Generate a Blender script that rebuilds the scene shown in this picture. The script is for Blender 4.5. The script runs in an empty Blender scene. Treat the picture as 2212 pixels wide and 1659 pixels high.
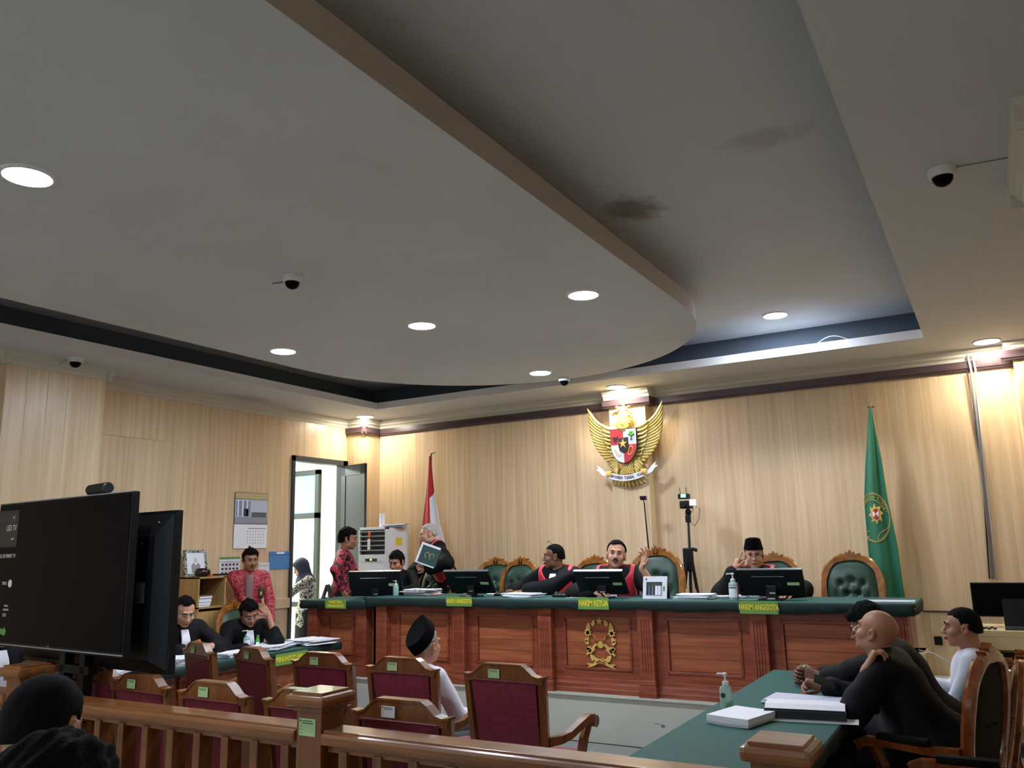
import bpy, bmesh, math, random
import numpy as np
from mathutils import Vector, Matrix, Euler
random.seed(7)
C = bpy.context.scene.collection
SC = bpy.context.scene
# ------------------------------------------------------------------ camera, world, exposure
FPX = 1775.118
yaw, pit, rol = 0.52247545, 0.195929208, -0.0238327187
fw = Vector((-math.sin(yaw)*math.cos(pit), math.cos(yaw)*math.cos(pit), math.sin(pit)))
r0 = Vector((math.cos(yaw), math.sin(yaw), 0)); u0 = r0.cross(fw)
rr = r0*math.cos(rol) + u0*math.sin(rol); uu = rr.cross(fw)
cam_d = bpy.data.cameras.new('camera'); cam = bpy.data.objects.new('camera', cam_d); C.objects.link(cam)
M = Matrix(((rr.x, uu.x, -fw.x, 0), (rr.y, uu.y, -fw.y, 0), (rr.z, uu.z, -fw.z, 1.7), (0, 0, 0, 1)))
cam.matrix_world = M
cam_d.sensor_width = 36; cam_d.lens = FPX*36/2212; cam_d.clip_start = 0.05; cam_d.clip_end = 60
SC.camera = cam
w = bpy.data.worlds.new('world'); SC.world = w; w.use_nodes = True
w.node_tree.nodes['Background'].inputs[0].default_value = (0.8, 0.9, 1, 1)
w.node_tree.nodes['Background'].inputs[1].default_value = 0.02
SC.view_settings.view_transform = 'Standard'; SC.view_settings.look = 'None'
SC.view_settings.gamma = 1; SC.view_settings.use_curve_mapping = False
SC.view_settings.exposure = 3.56
LAMP = 32.0            # radiance of every downlight diffuser

# ------------------------------------------------------------------ helpers
def lin(h):
    h = h.lstrip('#'); out = []
    for i in (0, 2, 4):
        c = int(h[i:i+2], 16)/255
        out.append(c/12.92 if c <= .04045 else ((c+.055)/1.055)**2.4)
    return (*out, 1)
MATS = {}
def mat(name, col, rough=.5, metal=0, emit=None, strength=1, trans=0, coat=0, spec=.5, sheen=0):
    if name in MATS: return MATS[name]
    m = bpy.data.materials.new(name); m.use_nodes = True
    b = m.node_tree.nodes['Principled BSDF']
    b.inputs['Base Color'].default_value = lin(col) if isinstance(col, str) else (*col, 1)
    b.inputs['Roughness'].default_value = rough; b.inputs['Metallic'].default_value = metal
    b.inputs['Transmission Weight'].default_value = trans; b.inputs['Coat Weight'].default_value = coat
    b.inputs['Specular IOR Level'].default_value = spec; b.inputs['Sheen Weight'].default_value = sheen
    if emit:
        b.inputs['Emission Color'].default_value = lin(emit); b.inputs['Emission Strength'].default_value = strength
    MATS[name] = m
    return m
def nodes(m): return m.node_tree.nodes, m.node_tree.links, m.node_tree.nodes['Principled BSDF']
def noisy(name, c1, c2, scale=(1, 1, 1), ns=5, detail=3, rough=.5, lo=.35, hi=.65, bump=0, coat=0, coord='Object', spec=.5, per_object=0, metal=0):
    """two-colour stretched noise; per_object shifts the pattern and value from piece to piece"""
    if name in MATS: return MATS[name]
    m = mat(name, c1, rough, metal=metal, coat=coat, spec=spec); N, L, b = nodes(m)
    tc = N.new('ShaderNodeTexCoord'); mp = N.new('ShaderNodeMapping'); nz = N.new('ShaderNodeTexNoise'); cr = N.new('ShaderNodeValToRGB')
    mp.inputs['Scale'].default_value = scale
    nz.inputs['Scale'].default_value = ns; nz.inputs['Detail'].default_value = detail
    L.new(tc.outputs[coord], mp.inputs['Vector'])
    oi = None
    if per_object:
        oi = N.new('ShaderNodeObjectInfo'); cx = N.new('ShaderNodeCombineXYZ'); mu = N.new('ShaderNodeMath'); mu.operation = 'MULTIPLY'
        mu.inputs[1].default_value = 37
        L.new(oi.outputs['Random'], mu.inputs[0])
        for k in range(3): L.new(mu.outputs[0], cx.inputs[k])
        ad = N.new('ShaderNodeVectorMath'); L.new(mp.outputs[0], ad.inputs[0]); L.new(cx.outputs[0], ad.inputs[1])
        L.new(ad.outputs[0], nz.inputs['Vector'])
    else: L.new(mp.outputs[0], nz.inputs['Vector'])
    cr.color_ramp.elements[0].position = lo; cr.color_ramp.elements[1].position = hi
    cr.color_ramp.elements[0].color = lin(c1); cr.color_ramp.elements[1].color = lin(c2)
    L.new(nz.outputs['Fac'], cr.inputs[0]); out = cr.outputs[0]
    if per_object:
        hs = N.new('ShaderNodeHueSaturation'); mr = N.new('ShaderNodeMapRange')
        mr.inputs['To Min'].default_value = 1-per_object; mr.inputs['To Max'].default_value = 1+per_object
        L.new(oi.outputs['Random'], mr.inputs['Value']); L.new(mr.outputs[0], hs.inputs['Value']); L.new(out, hs.inputs['Color']); out = hs.outputs[0]
    L.new(out, b.inputs['Base Color'])
    if bump:
        bp = N.new('ShaderNodeBump'); bp.inputs['Strength'].default_value = bump; bp.inputs['Distance'].default_value = .004
        L.new(nz.outputs['Fac'], bp.inputs['Height']); L.new(bp.outputs[0], b.inputs['Normal'])
    return m

class MB:
    """collects shapes in one mesh"""
    def __init__(s): s.v = []; s.f = []; s.m = Matrix.Identity(4); s.mi = []; s.cur = 0
    def at(s, x=0, y=0, z=0, rz=0, rx=0, ry=0, sc=1):
        s.m = Matrix.Translation((x, y, z)) @ Euler((rx, ry, rz)).to_matrix().to_4x4() @ Matrix.Scale(sc, 4); return s
    def raw(s, vs, fs):
        n = len(s.v); s.v += [tuple(s.m @ Vector(v)) for v in vs]; s.f += [tuple(i+n for i in f) for f in fs]; s.mi += [s.cur]*len(fs); return s
    def box(s, x0, x1, y0, y1, z0, z1):
        return s.raw([(x, y, z) for z in (z0, z1) for y in (y0, y1) for x in (x0, x1)],
                     [(0, 2, 3, 1), (4, 5, 7, 6), (0, 1, 5, 4), (2, 6, 7, 3), (0, 4, 6, 2), (1, 3, 7, 5)])
    def cbox(s, cx, cy, cz, sx, sy, sz, b=0):
        if not b: return s.box(cx-sx/2, cx+sx/2, cy-sy/2, cy+sy/2, cz-sz/2, cz+sz/2)
        bm = bmesh.new(); bmesh.ops.create_cube(bm, size=1)
        for v in bm.verts: v.co = Vector((v.co.x*sx, v.co.y*sy, v.co.z*sz))
        bmesh.ops.bevel(bm, geom=bm.edges[:], offset=b, segments=2, profile=.6, affect='EDGES')
        bm.verts.index_update()
        s.raw([(v.co.x+cx, v.co.y+cy, v.co.z+cz) for v in bm.verts], [[v.index for v in f.verts] for f in bm.faces]); bm.free(); return s
    def bbox(s, x0, x1, y0, y1, z0, z1, b): return s.cbox((x0+x1)/2, (y0+y1)/2, (z0+z1)/2, x1-x0, y1-y0, z1-z0, b)
    def lathe(s, prof, n=24, sx=1, sy=1, c=(0, 0, 0), cap=True):
        vs = []; fs = []
        for r, z in prof:
            for k in range(n):
                a = 2*math.pi*k/n; vs.append((c[0]+r*math.cos(a)*sx, c[1]+r*math.sin(a)*sy, c[2]+z))
        for i in range(len(prof)-1):
            for k in range(n):
                fs.append((i*n+k, i*n+(k+1) % n, (i+1)*n+(k+1) % n, (i+1)*n+k))
        if cap: fs.append(tuple(range(n))[::-1]); fs.append(tuple((len(prof)-1)*n+k for k in range(n)))
        return s.raw(vs, fs)
    def tube(s, pts, r, n=8, cap=True):
        P = [Vector(p) for p in pts]; R = r if isinstance(r, (list, tuple)) else [r]*len(P); vs = []; fs = []
        up = None
        for i, p in enumerate(P):
            t = ((P[min(i+1, len(P)-1)]-P[max(i-1, 0)])).normalized()
            if up is None: up = Vector((0, 0, 1)) if abs(t.z) < .9 else Vector((1, 0, 0))
            a = t.cross(up).normalized(); b = a.cross(t).normalized(); up = b
            for k in range(n):
                an = 2*math.pi*k/n; vs.append(tuple(p + a*math.cos(an)*R[i] + b*math.sin(an)*R[i]))
        for i in range(len(P)-1):
            for k in range(n): fs.append((i*n+k, i*n+(k+1) % n, (i+1)*n+(k+1) % n, (i+1)*n+k))
        if cap: fs.append(tuple(range(n))[::-1]); fs.append(tuple((len(P)-1)*n+k for k in range(n)))
        return s.raw(vs, fs)
    def bar(s, pts, w, d):
        """rectangular section swept along pts in a vertical plane; w across, d thick"""
        P = [Vector(p) for p in pts]; W = w if isinstance(w, (list, tuple)) else [w]*len(P); D = d if isinstance(d, (list, tuple)) else [d]*len(P)
        T0 = (P[-1]-P[0]); side = Vector((-T0.y, T0.x, 0))
        if side.length < 1e-4: side = Vector((1, 0, 0))
        side.normalize(); vs = []; fs = []
        for i, p in enumerate(P):
            t = (P[min(i+1, len(P)-1)]-P[max(i-1, 0)]).normalized(); nn = side.cross(t).normalized()
            for a, b in ((-1, -1), (1, -1), (1, 1), (-1, 1)): vs.append(tuple(p + side*a*W[i]/2 + nn*b*D[i]/2))
        for i in range(len(P)-1):
            for k in range(4): fs.append((i*4+k, i*4+(k+1) % 4, (i+1)*4+(k+1) % 4, (i+1)*4+k))
        fs.append((3, 2, 1, 0)); n = (len(P)-1)*4; fs.append((n, n+1, n+2, n+3))
        return s.raw(vs, fs)
    def prism(s, poly, a0, a1, axis='y'):
        """2D polygon extruded along an axis: 'y': (x,z), 'x': (y,z), 'z': (x,y)"""
        def P(u, v, a): return {'y': (u, a, v), 'x': (a, u, v), 'z': (u, v, a)}[axis]
        n = len(poly); vs = [P(u, v, a0) for u, v in poly]+[P(u, v, a1) for u, v in poly]
        fs = [tuple(range(n)), tuple(range(2*n-1, n-1, -1))]+[(k, k+n, (k+1) % n+n, (k+1) % n) for k in range(n)]
        return s.raw(vs, fs)
    def ball(s, c, r, n=12, m=8):
        rx, ry, rz = (r, r, r) if not isinstance(r, (tuple, list)) else r
        prof = [(math.sin(math.pi*i/m), -math.cos(math.pi*i/m)) for i in range(m+1)]
        prof[0] = (.001, -1); prof[-1] = (.001, 1)
        vs = []; fs = []
        for q, z in prof:
            for k in range(n):
                a = 2*math.pi*k/n; vs.append((c[0]+q*math.cos(a)*rx, c[1]+q*math.sin(a)*ry, c[2]+z*rz))
        for i in range(m):
            for k in range(n): fs.append((i*n+k, i*n+(k+1) % n, (i+1)*n+(k+1) % n, (i+1)*n+k))
        return s.raw(vs, fs)
    def build(s, name, m, parent=None, smooth=False, fix=True):
        me = bpy.data.meshes.new(name); me.from_pydata(s.v, [], s.f)
        for x in (m if isinstance(m, (list, tuple)) else [m]): me.materials.append(x)
        if any(s.mi): me.polygons.foreach_set('material_index', s.mi)
        if fix:
            bm = bmesh.new(); bm.from_mesh(me); bmesh.ops.recalc_face_normals(bm, faces=bm.faces[:]); bm.to_mesh(me); bm.free()
        if smooth:
            me.polygons.foreach_set('use_smooth', [True]*len(me.polygons))
            if smooth != 'all':
                try: me.set_sharp_from_angle(angle=math.radians(smooth if smooth is not True else 40))
                except Exception: pass
        me.update()
        o = bpy.data.objects.new(name, me); C.objects.link(o)
        if parent: o.parent = parent
        return o
def tag(o, label=None, cat=None, group=None, kind=None):
    if label: o['label'] = label
    if cat: o['category'] = cat
    if group: o['group'] = group
    if kind: o['kind'] = kind
    return o
def thing(name, label, cat, loc=(0, 0, 0), rz=0, group=None, rot=None):
    o = bpy.data.objects.new(name, None); C.objects.link(o); o.empty_display_size = .05
    o.location = loc; o.rotation_euler = rot or (0, 0, rz)
    return tag(o, label, cat, group)
def copy_tree(o, parent=None):
    c = o.copy(); C.objects.link(c)
    if parent: c.parent = parent
    for ch in list(o.children): copy_tree(ch, c)
    return c
def place_copy(src, loc, rz, label, group=None, first=False):
    o = src if first else copy_tree(src)
    o.location = loc; o.rotation_euler = (0, 0, rz); o['label'] = label
    if group: o['group'] = group
    return o
def text(body, size, m, parent, loc, rot=(math.pi/2, 0, 0), name='lettering', ex=.0006, align='CENTER', sx=1, bold=0):
    cu = bpy.data.curves.new(name, 'FONT'); cu.body = body; cu.size = size; cu.extrude = ex; cu.align_x = align; cu.align_y = 'CENTER'; cu.offset = bold
    cu.resolution_u = 2
    o = bpy.data.objects.new(name, cu); C.objects.link(o); o.data.materials.append(m); o.parent = parent
    TEXTS.append(o)
    o.location = loc; o.rotation_euler = rot; o.scale = (sx, 1, 1); return o
TEXTS = []
def texts_to_mesh():
    dg = bpy.context.evaluated_depsgraph_get()
    for o in TEXTS:
        me = bpy.data.meshes.new_from_object(o.evaluated_get(dg)); m = o.data.materials[0]
        if not me.materials: me.materials.append(m)
        n = bpy.data.objects.new('lettering', me); C.objects.link(n); n.parent = o.parent; n.location = o.location; n.rotation_euler = o.rotation_euler; n.scale = o.scale
        bpy.data.objects.remove(o)
# ------------------------------------------------------------------ materials
M_plank = noisy('laminate_wood', '#c7aa85', '#dec6a4', (11, 11, .35), 2.0, 4, .34, .28, .72, per_object=.06, spec=.5)
M_plankgap = mat('laminate_joint', '#e2cba4', .5)
M_ceil = noisy('ceiling_paint', '#c4c8cc', '#ccd0d3', (1, 1, 1), .7, 3, .85)
M_lip = mat('white_lip_paint', '#dfe1e6', .55)
M_cornice = mat('cornice_plaster', '#c9c6ba', .6)
M_band = noisy('dark_band_wood', '#3d2f33', '#54434a', (.5, 8, 8), 3, 3, .3)
M_cove = mat('cove_shade_tone', '#55606c', .9)  # shade of the ceiling recess, put into the colour of its sides and core
M_bench = noisy('bench_mahogany', '#7b3a26', '#97503a', (1.2, 6, 14), 2.2, 5, .33, per_object=.05)
M_benchp = noisy('bench_panel_wood', '#8c4930', '#ab6440', (.8, 4, 12), 2.4, 5, .36, per_object=.1)
M_teak = noisy('rail_teak', '#6e4222', '#87552c', (1.2, 14, 14), 2.0, 5, .28, coat=.3, per_object=.05)
M_teakv = noisy('chair_teak', '#61381b', '#7a4b25', (12, 12, 1.2), 2.0, 5, .3, coat=.3, per_object=.06)
M_carve = noisy('carved_oak', '#8a5222', '#a8702f', (6, 6, 6), 3, 4, .28, coat=.4)
M_carvedark = noisy('carved_brown', '#6b3416', '#874a20', (6, 6, 6), 3, 4, .2, coat=.6)
M_maroon = noisy('maroon_upholstery', '#65182b', '#742036', (1, 1, 1), 30, 2, .55)
M_pink = mat('seat_maroon', '#7e2a40', .5)
M_leather = noisy('green_leather', '#243f33', '#2f4e40', (1, 1, 1), 12, 3, .38)
M_leatherdark = noisy('dark_green_leather', '#0b0b07', '#12110b', (1, 1, 1), 9, 3, .8, spec=.12)
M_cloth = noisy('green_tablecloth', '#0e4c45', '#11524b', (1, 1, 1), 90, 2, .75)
M_clothshade = noisy('green_cloth_shaded', '#072421', '#092926', (1, 1, 1), 60, 2, .8)  # shaded copy of the tablecloth green; the skirts carry their shade as colour
M_riser = noisy('podium_grey_paint', '#b4b7ad', '#bdc0b5', (1, 1, 1), 2, 3, .6)
M_floor = noisy('floor_tile_glaze', '#a6a698', '#b3b2a5', (1, 1, 1), 6, 3, .22, per_object=.03)
M_grout = mat('floor_grout', '#8b8d89', .8)
M_door = mat('door_grey_paint', '#31373b', .42)
M_doorpanel = mat('door_panel_paint', '#383f43', .5)
M_white = mat('white_wall_paint', '#eef0e6', .7)
M_frost = mat('frosted_green_glass', '#7fa095', .35)
M_pane = mat('white_glass', '#e9efe6', .25)
M_black = mat('black_plastic', '#0d1013', .45, spec=.25)
M_blackg = mat('black_gloss', '#04060b', .3, spec=.05)
M_panelside = mat('panel_edge_paint', '#b3a9a0', .8)
M_dgrey = mat('dark_grey_plastic', '#22262b', .4)
M_grey = mat('grey_plastic', '#8d9196', .4)
M_silver = mat('silver_metal', '#c3c7cc', .25, metal=.9)
M_chrome = mat('chrome', '#e6e8ea', .08, metal=1)
M_wplastic = mat('white_plastic', '#dcdfe2', .4)
M_paper = mat('paper_white', '#e9ebf3', .7)
M_paper2 = mat('paper_shade', '#c3c8d8', .75)
M_gold = noisy('gold_paint', '#cba54c', '#e0c172', (1, 1, 1), 8, 2, .38, metal=.1)
M_goldfeather = noisy('garuda_gold', '#dcc067', '#efdc94', (1, 1, 1), 6, 2, .4)
M_red = mat('signal_red', '#c4202b', .5)
M_flagred = mat('flag_red', '#b3182b', .65, sheen=.3)
M_flagwhite = mat('flag_white', '#e4e2ea', .65, sheen=.3)
M_flaggreen = mat('flag_green', '#0d6b4c', .55, sheen=.3)
M_yellow = mat('yellow_ink', '#dccb34', .5)
M_lime = mat('sign_green', '#6d9640', .55)
M_signedge = mat('sign_edge', '#4f9467', .5)
M_sticker = mat('label_pale_green', '#a9c994', .6)
M_stickw = mat('label_white', '#d5d3d6', .6)
M_ink = mat('black_ink', '#1a1d1c', .6)
M_inkgreen = mat('dark_green_ink', '#22402c', .6)
M_skin = noisy('skin_brown', '#9c6c50', '#a8785c', (1, 1, 1), 9, 2, .48)
M_skinl = noisy('skin_light', '#bd8b70', '#cb9a80', (1, 1, 1), 9, 2, .48)
M_skind = noisy('skin_dark', '#6f4834', '#7e543d', (1, 1, 1), 9, 2, .4)
M_lip2 = mat('lips', '#7d4438', .5)
M_hair = noisy('black_hair', '#040405', '#0c0b0d', (40, 40, 12), 6, 3, .85, spec=.12, bump=.7)
M_hairg = noisy('grey_hair', '#85817e', '#c0bcb8', (30, 30, 6), 6, 3, .7, spec=.25, bump=.9)
M_robe = noisy('black_robe', '#08090c', '#0e1014', (1, 1, 1), 5, 3, .75, spec=.2)
M_robered = mat('robe_red_satin', '#cf2038', .4, sheen=.4)
M_bib = mat('white_bib', '#e6e7f0', .7)
M_shirtw = noisy('white_shirt', '#c9cddb', '#dadde8', (1, 1, 1), 4, 2, .75)
M_navy = mat('navy_scarf', '#16233f', .7)
M_trous = mat('dark_trousers', '#15171d', .8)
M_peci = mat('black_velvet', '#060709', .9, spec=.1)
M_eye = mat('eye_dark', '#140e0c', .25)
M_eyew = mat('eye_white', '#a3958b', .5)
M_orange = mat('orange_plastic', '#d9561c', .45)
M_blue = mat('blue_folder', '#4b86c0', .5)
M_cab = noisy('cabinet_board', '#a8854f', '#b8955c', (8, 8, 1), 3, 3, .5)
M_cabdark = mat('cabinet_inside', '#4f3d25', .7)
M_cream = mat('cream_board', '#c8b78d', .5)
M_gel = mat('clear_gel', '#b8dcd0', .12, trans=.35)
M_glass = mat('clear_glass', '#dfe9ea', .05, trans=.85)
M_diff = mat('downlight_diffuser', '#ffffff', .5, emit='#e9f1ff', strength=LAMP)
M_diffw = mat('downlight_diffuser_warm', '#ffffff', .5, emit='#fff3dc', strength=LAMP*.6)
M_leaf = mat('paper_green', '#5d9a4e', .6)

def stain_spots(name, base, spots):
    m = mat(name, base, .85); N, L, b = nodes(m)
    tc = N.new('ShaderNodeTexCoord'); nz = N.new('ShaderNodeTexNoise'); nz.inputs['Scale'].default_value = 9; nz.inputs['Detail'].default_value = 5
    L.new(tc.outputs['Object'], nz.inputs['Vector']); prev = None
    for (x, y, rx, ry, amt) in spots:
        mp = N.new('ShaderNodeMapping'); mp.inputs['Location'].default_value = (-x/rx, -y/ry, 0); mp.inputs['Scale'].default_value = (1/rx, 1/ry, 0)
        L.new(tc.outputs['Object'], mp.inputs['Vector']); ln = N.new('ShaderNodeVectorMath'); ln.operation = 'LENGTH'; L.new(mp.outputs[0], ln.inputs[0])
        ad = N.new('ShaderNodeMath'); ad.operation = 'MULTIPLY_ADD'; L.new(nz.outputs['Fac'], ad.inputs[0]); ad.inputs[1].default_value = 1.6; L.new(ln.outputs['Value'], ad.inputs[2])
        mr = N.new('ShaderNodeMapRange'); mr.inputs['From Min'].default_value = 1.25; mr.inputs['From Max'].default_value = 2.0; mr.inputs['To Min'].default_value = amt; mr.inputs['To Max'].default_value = 0
        L.new(ad.outputs[0], mr.inputs['Value'])
        if prev is None: prev = mr.outputs[0]
        else:
            mx = N.new('ShaderNodeMath'); mx.operation = 'MAXIMUM'; L.new(prev, mx.inputs[0]); L.new(mr.outputs[0], mx.inputs[1]); prev = mx.outputs[0]
    mix = N.new('ShaderNodeMix'); mix.data_type = 'RGBA'; mix.inputs[6].default_value = lin(base); mix.inputs[7].default_value = lin('#7a6350'); L.new(prev, mix.inputs[0]); L.new(mix.outputs[2], b.inputs['Base Color']); return m
M_ceilup = stain_spots('upper_ceiling_paint', '#c8ccd0', [(-1.84, 4.86, .20, .20, .75), (-.86, 4.35, .24, .13, .30)])
M_ceillow = stain_spots('soffit_paint', '#c8ccd0', [(-7.55, 6.9, .16, .5, .35)])
def batik(name, base, dark, light, scale, thr=(.42, .5), edge=.06):
    m = mat(name, base, .7); N, L, b = nodes(m)
    tc = N.new('ShaderNodeTexCoord'); nz = N.new('ShaderNodeTexNoise'); nz.inputs['Scale'].default_value = scale; nz.inputs['Detail'].default_value = 1.5; nz.inputs['Distortion'].default_value = 1.2
    L.new(tc.outputs['Object'], nz.inputs['Vector'])
    cr = N.new('ShaderNodeValToRGB'); e = cr.color_ramp.elements
    e[0].position = thr[0]; e[0].color = lin(dark); e[1].position = thr[1]; e[1].color = lin(base)
    k = e.new(thr[1]+edge); k.color = lin(light); k2 = e.new(thr[1]+edge*1.8); k2.color = lin(base)
    L.new(nz.outputs['Fac'], cr.inputs[0]); L.new(cr.outputs[0], b.inputs['Base Color']); return m
M_batikred = batik('red_batik', '#a82436', '#7e1826', '#d8787c', 22, (.36, .46), .06)
M_batikblk = batik('red_black_batik', '#a3223a', '#140c12', '#c2405a', 17, (.49, .51), .09)
M_batikwht = batik('white_black_batik', '#c9c7bb', '#14161a', '#d4d2c8', 34, (.45, .47), .05)
M_greypl = mat('shirt_placket', '#8d6a66', .75)
# ------------------------------------------------------------------ room shell
XL, YB, ZC, ZU = -7.82, 9.2, 3.52, 3.88
def struct(o): o['kind'] = 'structure'; return o
floor = struct(MB().box(-8, 1.6, -3.6, 9.4, -.1, -.008).build('floor', M_grout))
tile0 = None
for i in range(13):
    for j in range(9):
        x, y = -6.6+i*.6, 2.2+j*.6
        if y > 6.95: continue
        if tile0 is None:
            tile0 = MB().cbox(0, 0, -.004, .594, .594, .008).build('floor_tile', M_floor, floor); t = tile0
        else: t = tile0.copy(); C.objects.link(t)
        t.location = (x, y, 0)
# podium: a raised platform under the judges' bench
pod = struct(MB().box(-7.4, -.35, 7.0, YB, 0, .385).build('podium', M_riser))
MB().cbox(-3.875, 7.0+.02, .3925, 7.05, .09, .015, .004).box(-7.4, -.35, 7.0, YB, .385, .398).build('podium_edge', M_riser, pod)

MB().box(-2.72, -2.66, 6.9985, 7.0, .20, .204).box(-2.655, -2.62, 6.9985, 7.0, .175, .198).build('scuff_mark', mat('scuff', '#6f716c', .8), pod)
def planks(wall, axis, fixed, a0, a1, z0, z1, sgn, width=.158, holes=(), split=None, thick=.008):
    """vertical laminate boards standing proud of a wall plane"""
    n = max(1, round((a1-a0)/width)); wd = (a1-a0)/n; cache = {}
    for i in range(n):
        c = a0+wd*(i+.5)
        spans = [(z0, z1)]
        for h0, h1, hz0, hz1 in holes:
            if h0 < c < h1:
                new = []
                for s0, s1 in spans:
                    if s0 < hz0: new.append((s0, min(s1, hz0)))
                    if s1 > hz1: new.append((max(s0, hz1), s1))
                spans = new
        if split and split[0] < c < split[1]:
            spans = [q for s0, s1 in spans for q in (((s0, split[2]), (split[2]+.004, s1)) if s0 < split[2] < s1 else ((s0, s1),))]
        for s0, s1 in spans:
            k = (round(s0, 3), round(s1, 3))
            if k in cache: o = cache[k].copy(); C.objects.link(o)
            else:
                b = MB(); g = .001
                hw, t = wd/2-g/2, thick
                # softened long edges
                prof = [(-hw, 0), (-hw, t-.0015), (-hw+.0045, t), (hw-.002, t), (hw, t-.0015), (hw, 0)]
                if axis == 'x': b.prism([(u, sgn*v) for u, v in prof], s0, s1, 'z')
                else: b.prism([(sgn*v, u) for u, v in prof], s0, s1, 'z')
                b.mi[3] = 1; b.mi[5] = 1
                o = b.build('plank', [M_plank, M_plankgap], wall); cache[k] = o
            o.location = (c, fixed, 0) if axis == 'x' else (fixed, c, 0)
            o.parent = wall

wb = struct(MB().box(-8.0, 1.6, YB, YB+.12, 0, 4).build('wall_back', M_plankgap))
planks(wb, 'x', YB, -7.5, -3.87, .385, 3.31, -1)
planks(wb, 'x', YB, -3.39, .3, .385, 3.31, -1)
planks(wb, 'x', YB-.15, -3.87, -3.41, .385, 3.31, -1, .153)           # emblem pier
MB().box(-3.87, -3.41, YB-.15, YB, .385, 3.4).build('pier', M_plankgap, wb)
planks(wb, 'x', YB-.15, .32, 1.1, 0, 3.36, -1)
MB().box(.32, 1.2, YB-.15, YB, 0, 3.42).build('pier', M_plankgap, wb)
# corner pier
MB().box(XL, -7.515, 8.855, YB, 0, 3.4).build('pier', M_plankgap, wb)
planks(wb, 'x', 8.855, XL+.01, -7.5, 0, 3.31, -1, .16)
planks(wb, 'y', -7.515, 8.855, YB-.012, 0, 3.31, 1, .17)

wl = MB()
wl.box(XL-.14, XL, -3.6, 7.8, 0, 4).box(XL-.14, XL, 7.8, 8.86, 2.94, 4).box(XL-.14, XL, 8.86, YB, 0, 4)
wl = struct(wl.build('wall_left', M_plankgap))
planks(wl, 'y', XL, -.6, 3.92, 0, 3.41, 1, .2)
planks(wl, 'y', XL, 4.87, 7.79, 0, 3.41, 1, .2, split=(4.8, 5.95, 2.93))
planks(wl, 'y', XL, 7.79, 8.85, 2.94, 3.41, 1, .2)
MB().box(XL, -7.43, 3.93, 4.86, 0, 3.41).build('pier', M_plankgap, wl)
planks(wl, 'y', -7.43, 3.92, 4.87, 0, 3.41, 1, .2)
planks(wl, 'x', 3.93, XL+.02, -7.42, 0, 3.41, -1, .2)
planks(wl, 'x', 4.86, XL+.02, -7.42, 0, 3.41, 1, .2)
wr = struct(MB().box(1.1, 1.25, -3.6, YB, 0, 4).build('wall_right', M_plankgap))
planks(wr, 'y', 1.1, 1.0, 9.0, 0, 3.4, -1, .2)
MB().box(.345, 1.1, 3.93, 4.92, 0, 3.42).build('pier', M_plankgap, wr)
planks(wr, 'y', .345, 3.92, 4.93, 0, 3.42, -1, .2)
planks(wr, 'x', 3.93, .34, 1.1, 0, 3.42, -1, .19)
planks(wr, 'x', 4.92, .34, 1.1, 0, 3.42, 1, .19)
wf = struct(MB().box(-8, 1.3, -3.75, -3.6, 0, 4).build('wall_front', M_white))

# trims: dark band + cornice
def cornice_prof(d): return [(0, 0), (.02, 0), (.03, .03), (.05, .045), (.055, .07), (.08, .085), (.085, .115), (0, .115)]
def run(mb, axis, fixed, a0, a1, z, sgn, prof):
    mb.prism([(fixed+sgn*u, z+v) for u, v in prof], a0, a1, 'x' if axis == 'x' else 'y')
zc0 = 3.405
cb = MB()
P_ = cornice_prof(0)
run(cb, 'x', YB, -7.5, 1.1, zc0, -1, P_)
run(cb, 'x', YB-.15, -3.93, -3.35, zc0, -1, P_); cb.box(-3.93, -3.35, YB-.15, YB, zc0, ZC)
run(cb, 'x', 8.855, XL, -7.44, zc0, -1, P_); run(cb, 'y', -7.515, 8.78, YB, zc0, 1, P_)
run(cb, 'x', YB-.15, .25, 1.1, zc0, -1, P_)
cb.build('cornice', M_cornice, wb)
bb = MB()
bandp = [(0, 0), (.035, 0), (.04, .02), (.05, .025), (.052, .095), (0, .1)]
run(bb, 'x', YB, -7.5, .32, 3.305, -1, bandp)
run(bb, 'x', YB-.15, -3.94, -3.34, 3.305, -1, bandp); bb.box(-3.94, -3.34, YB-.15, YB-.02, 3.31, 3.404)
run(bb, 'x', 8.855, XL, -7.46, 3.305, -1, bandp); run(bb, 'y', -7.515, 8.8, YB, 3.305, 1, bandp)
run(bb, 'x', YB-.15, .22, 1.1, 3.34, -1, bandp)
bb.build('dark_band', M_band, wb)
cl_ = MB()
run(cl_, 'y', XL, -3.6, 8.86, zc0, 1, P_); run(cl_, 'y', -7.43, 3.86, 4.93, zc0, 1, P_)
run(cl_, 'x', 3.93, XL, -7.36, zc0, -1, P_); run(cl_, 'x', 4.86, XL, -7.36, zc0, 1, P_)
cl_.build('cornice', M_cornice, wl)
cr_ = MB(); run(cr_, 'y', 1.1, -3.6, YB, zc0, -1, P_); run(cr_, 'y', .345, 3.84, 5.01, zc0, -1, P_); run(cr_, 'x', 3.93, .27, 1.1, zc0, -1, P_); run(cr_, 'x', 4.92, .27, 1.1, zc0, 1, P_)
cr_.build('cornice', M_cornice, wr)
# low ledges
struct(MB().bbox(XL, XL+.035, 6.95, 7.8, 1.02, 1.14, .006).build('trim_1', M_plank))
struct(MB().box(-.72, .3, YB-.022, YB-.01, .985, 1.0).build('trim_2', M_band))

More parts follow.
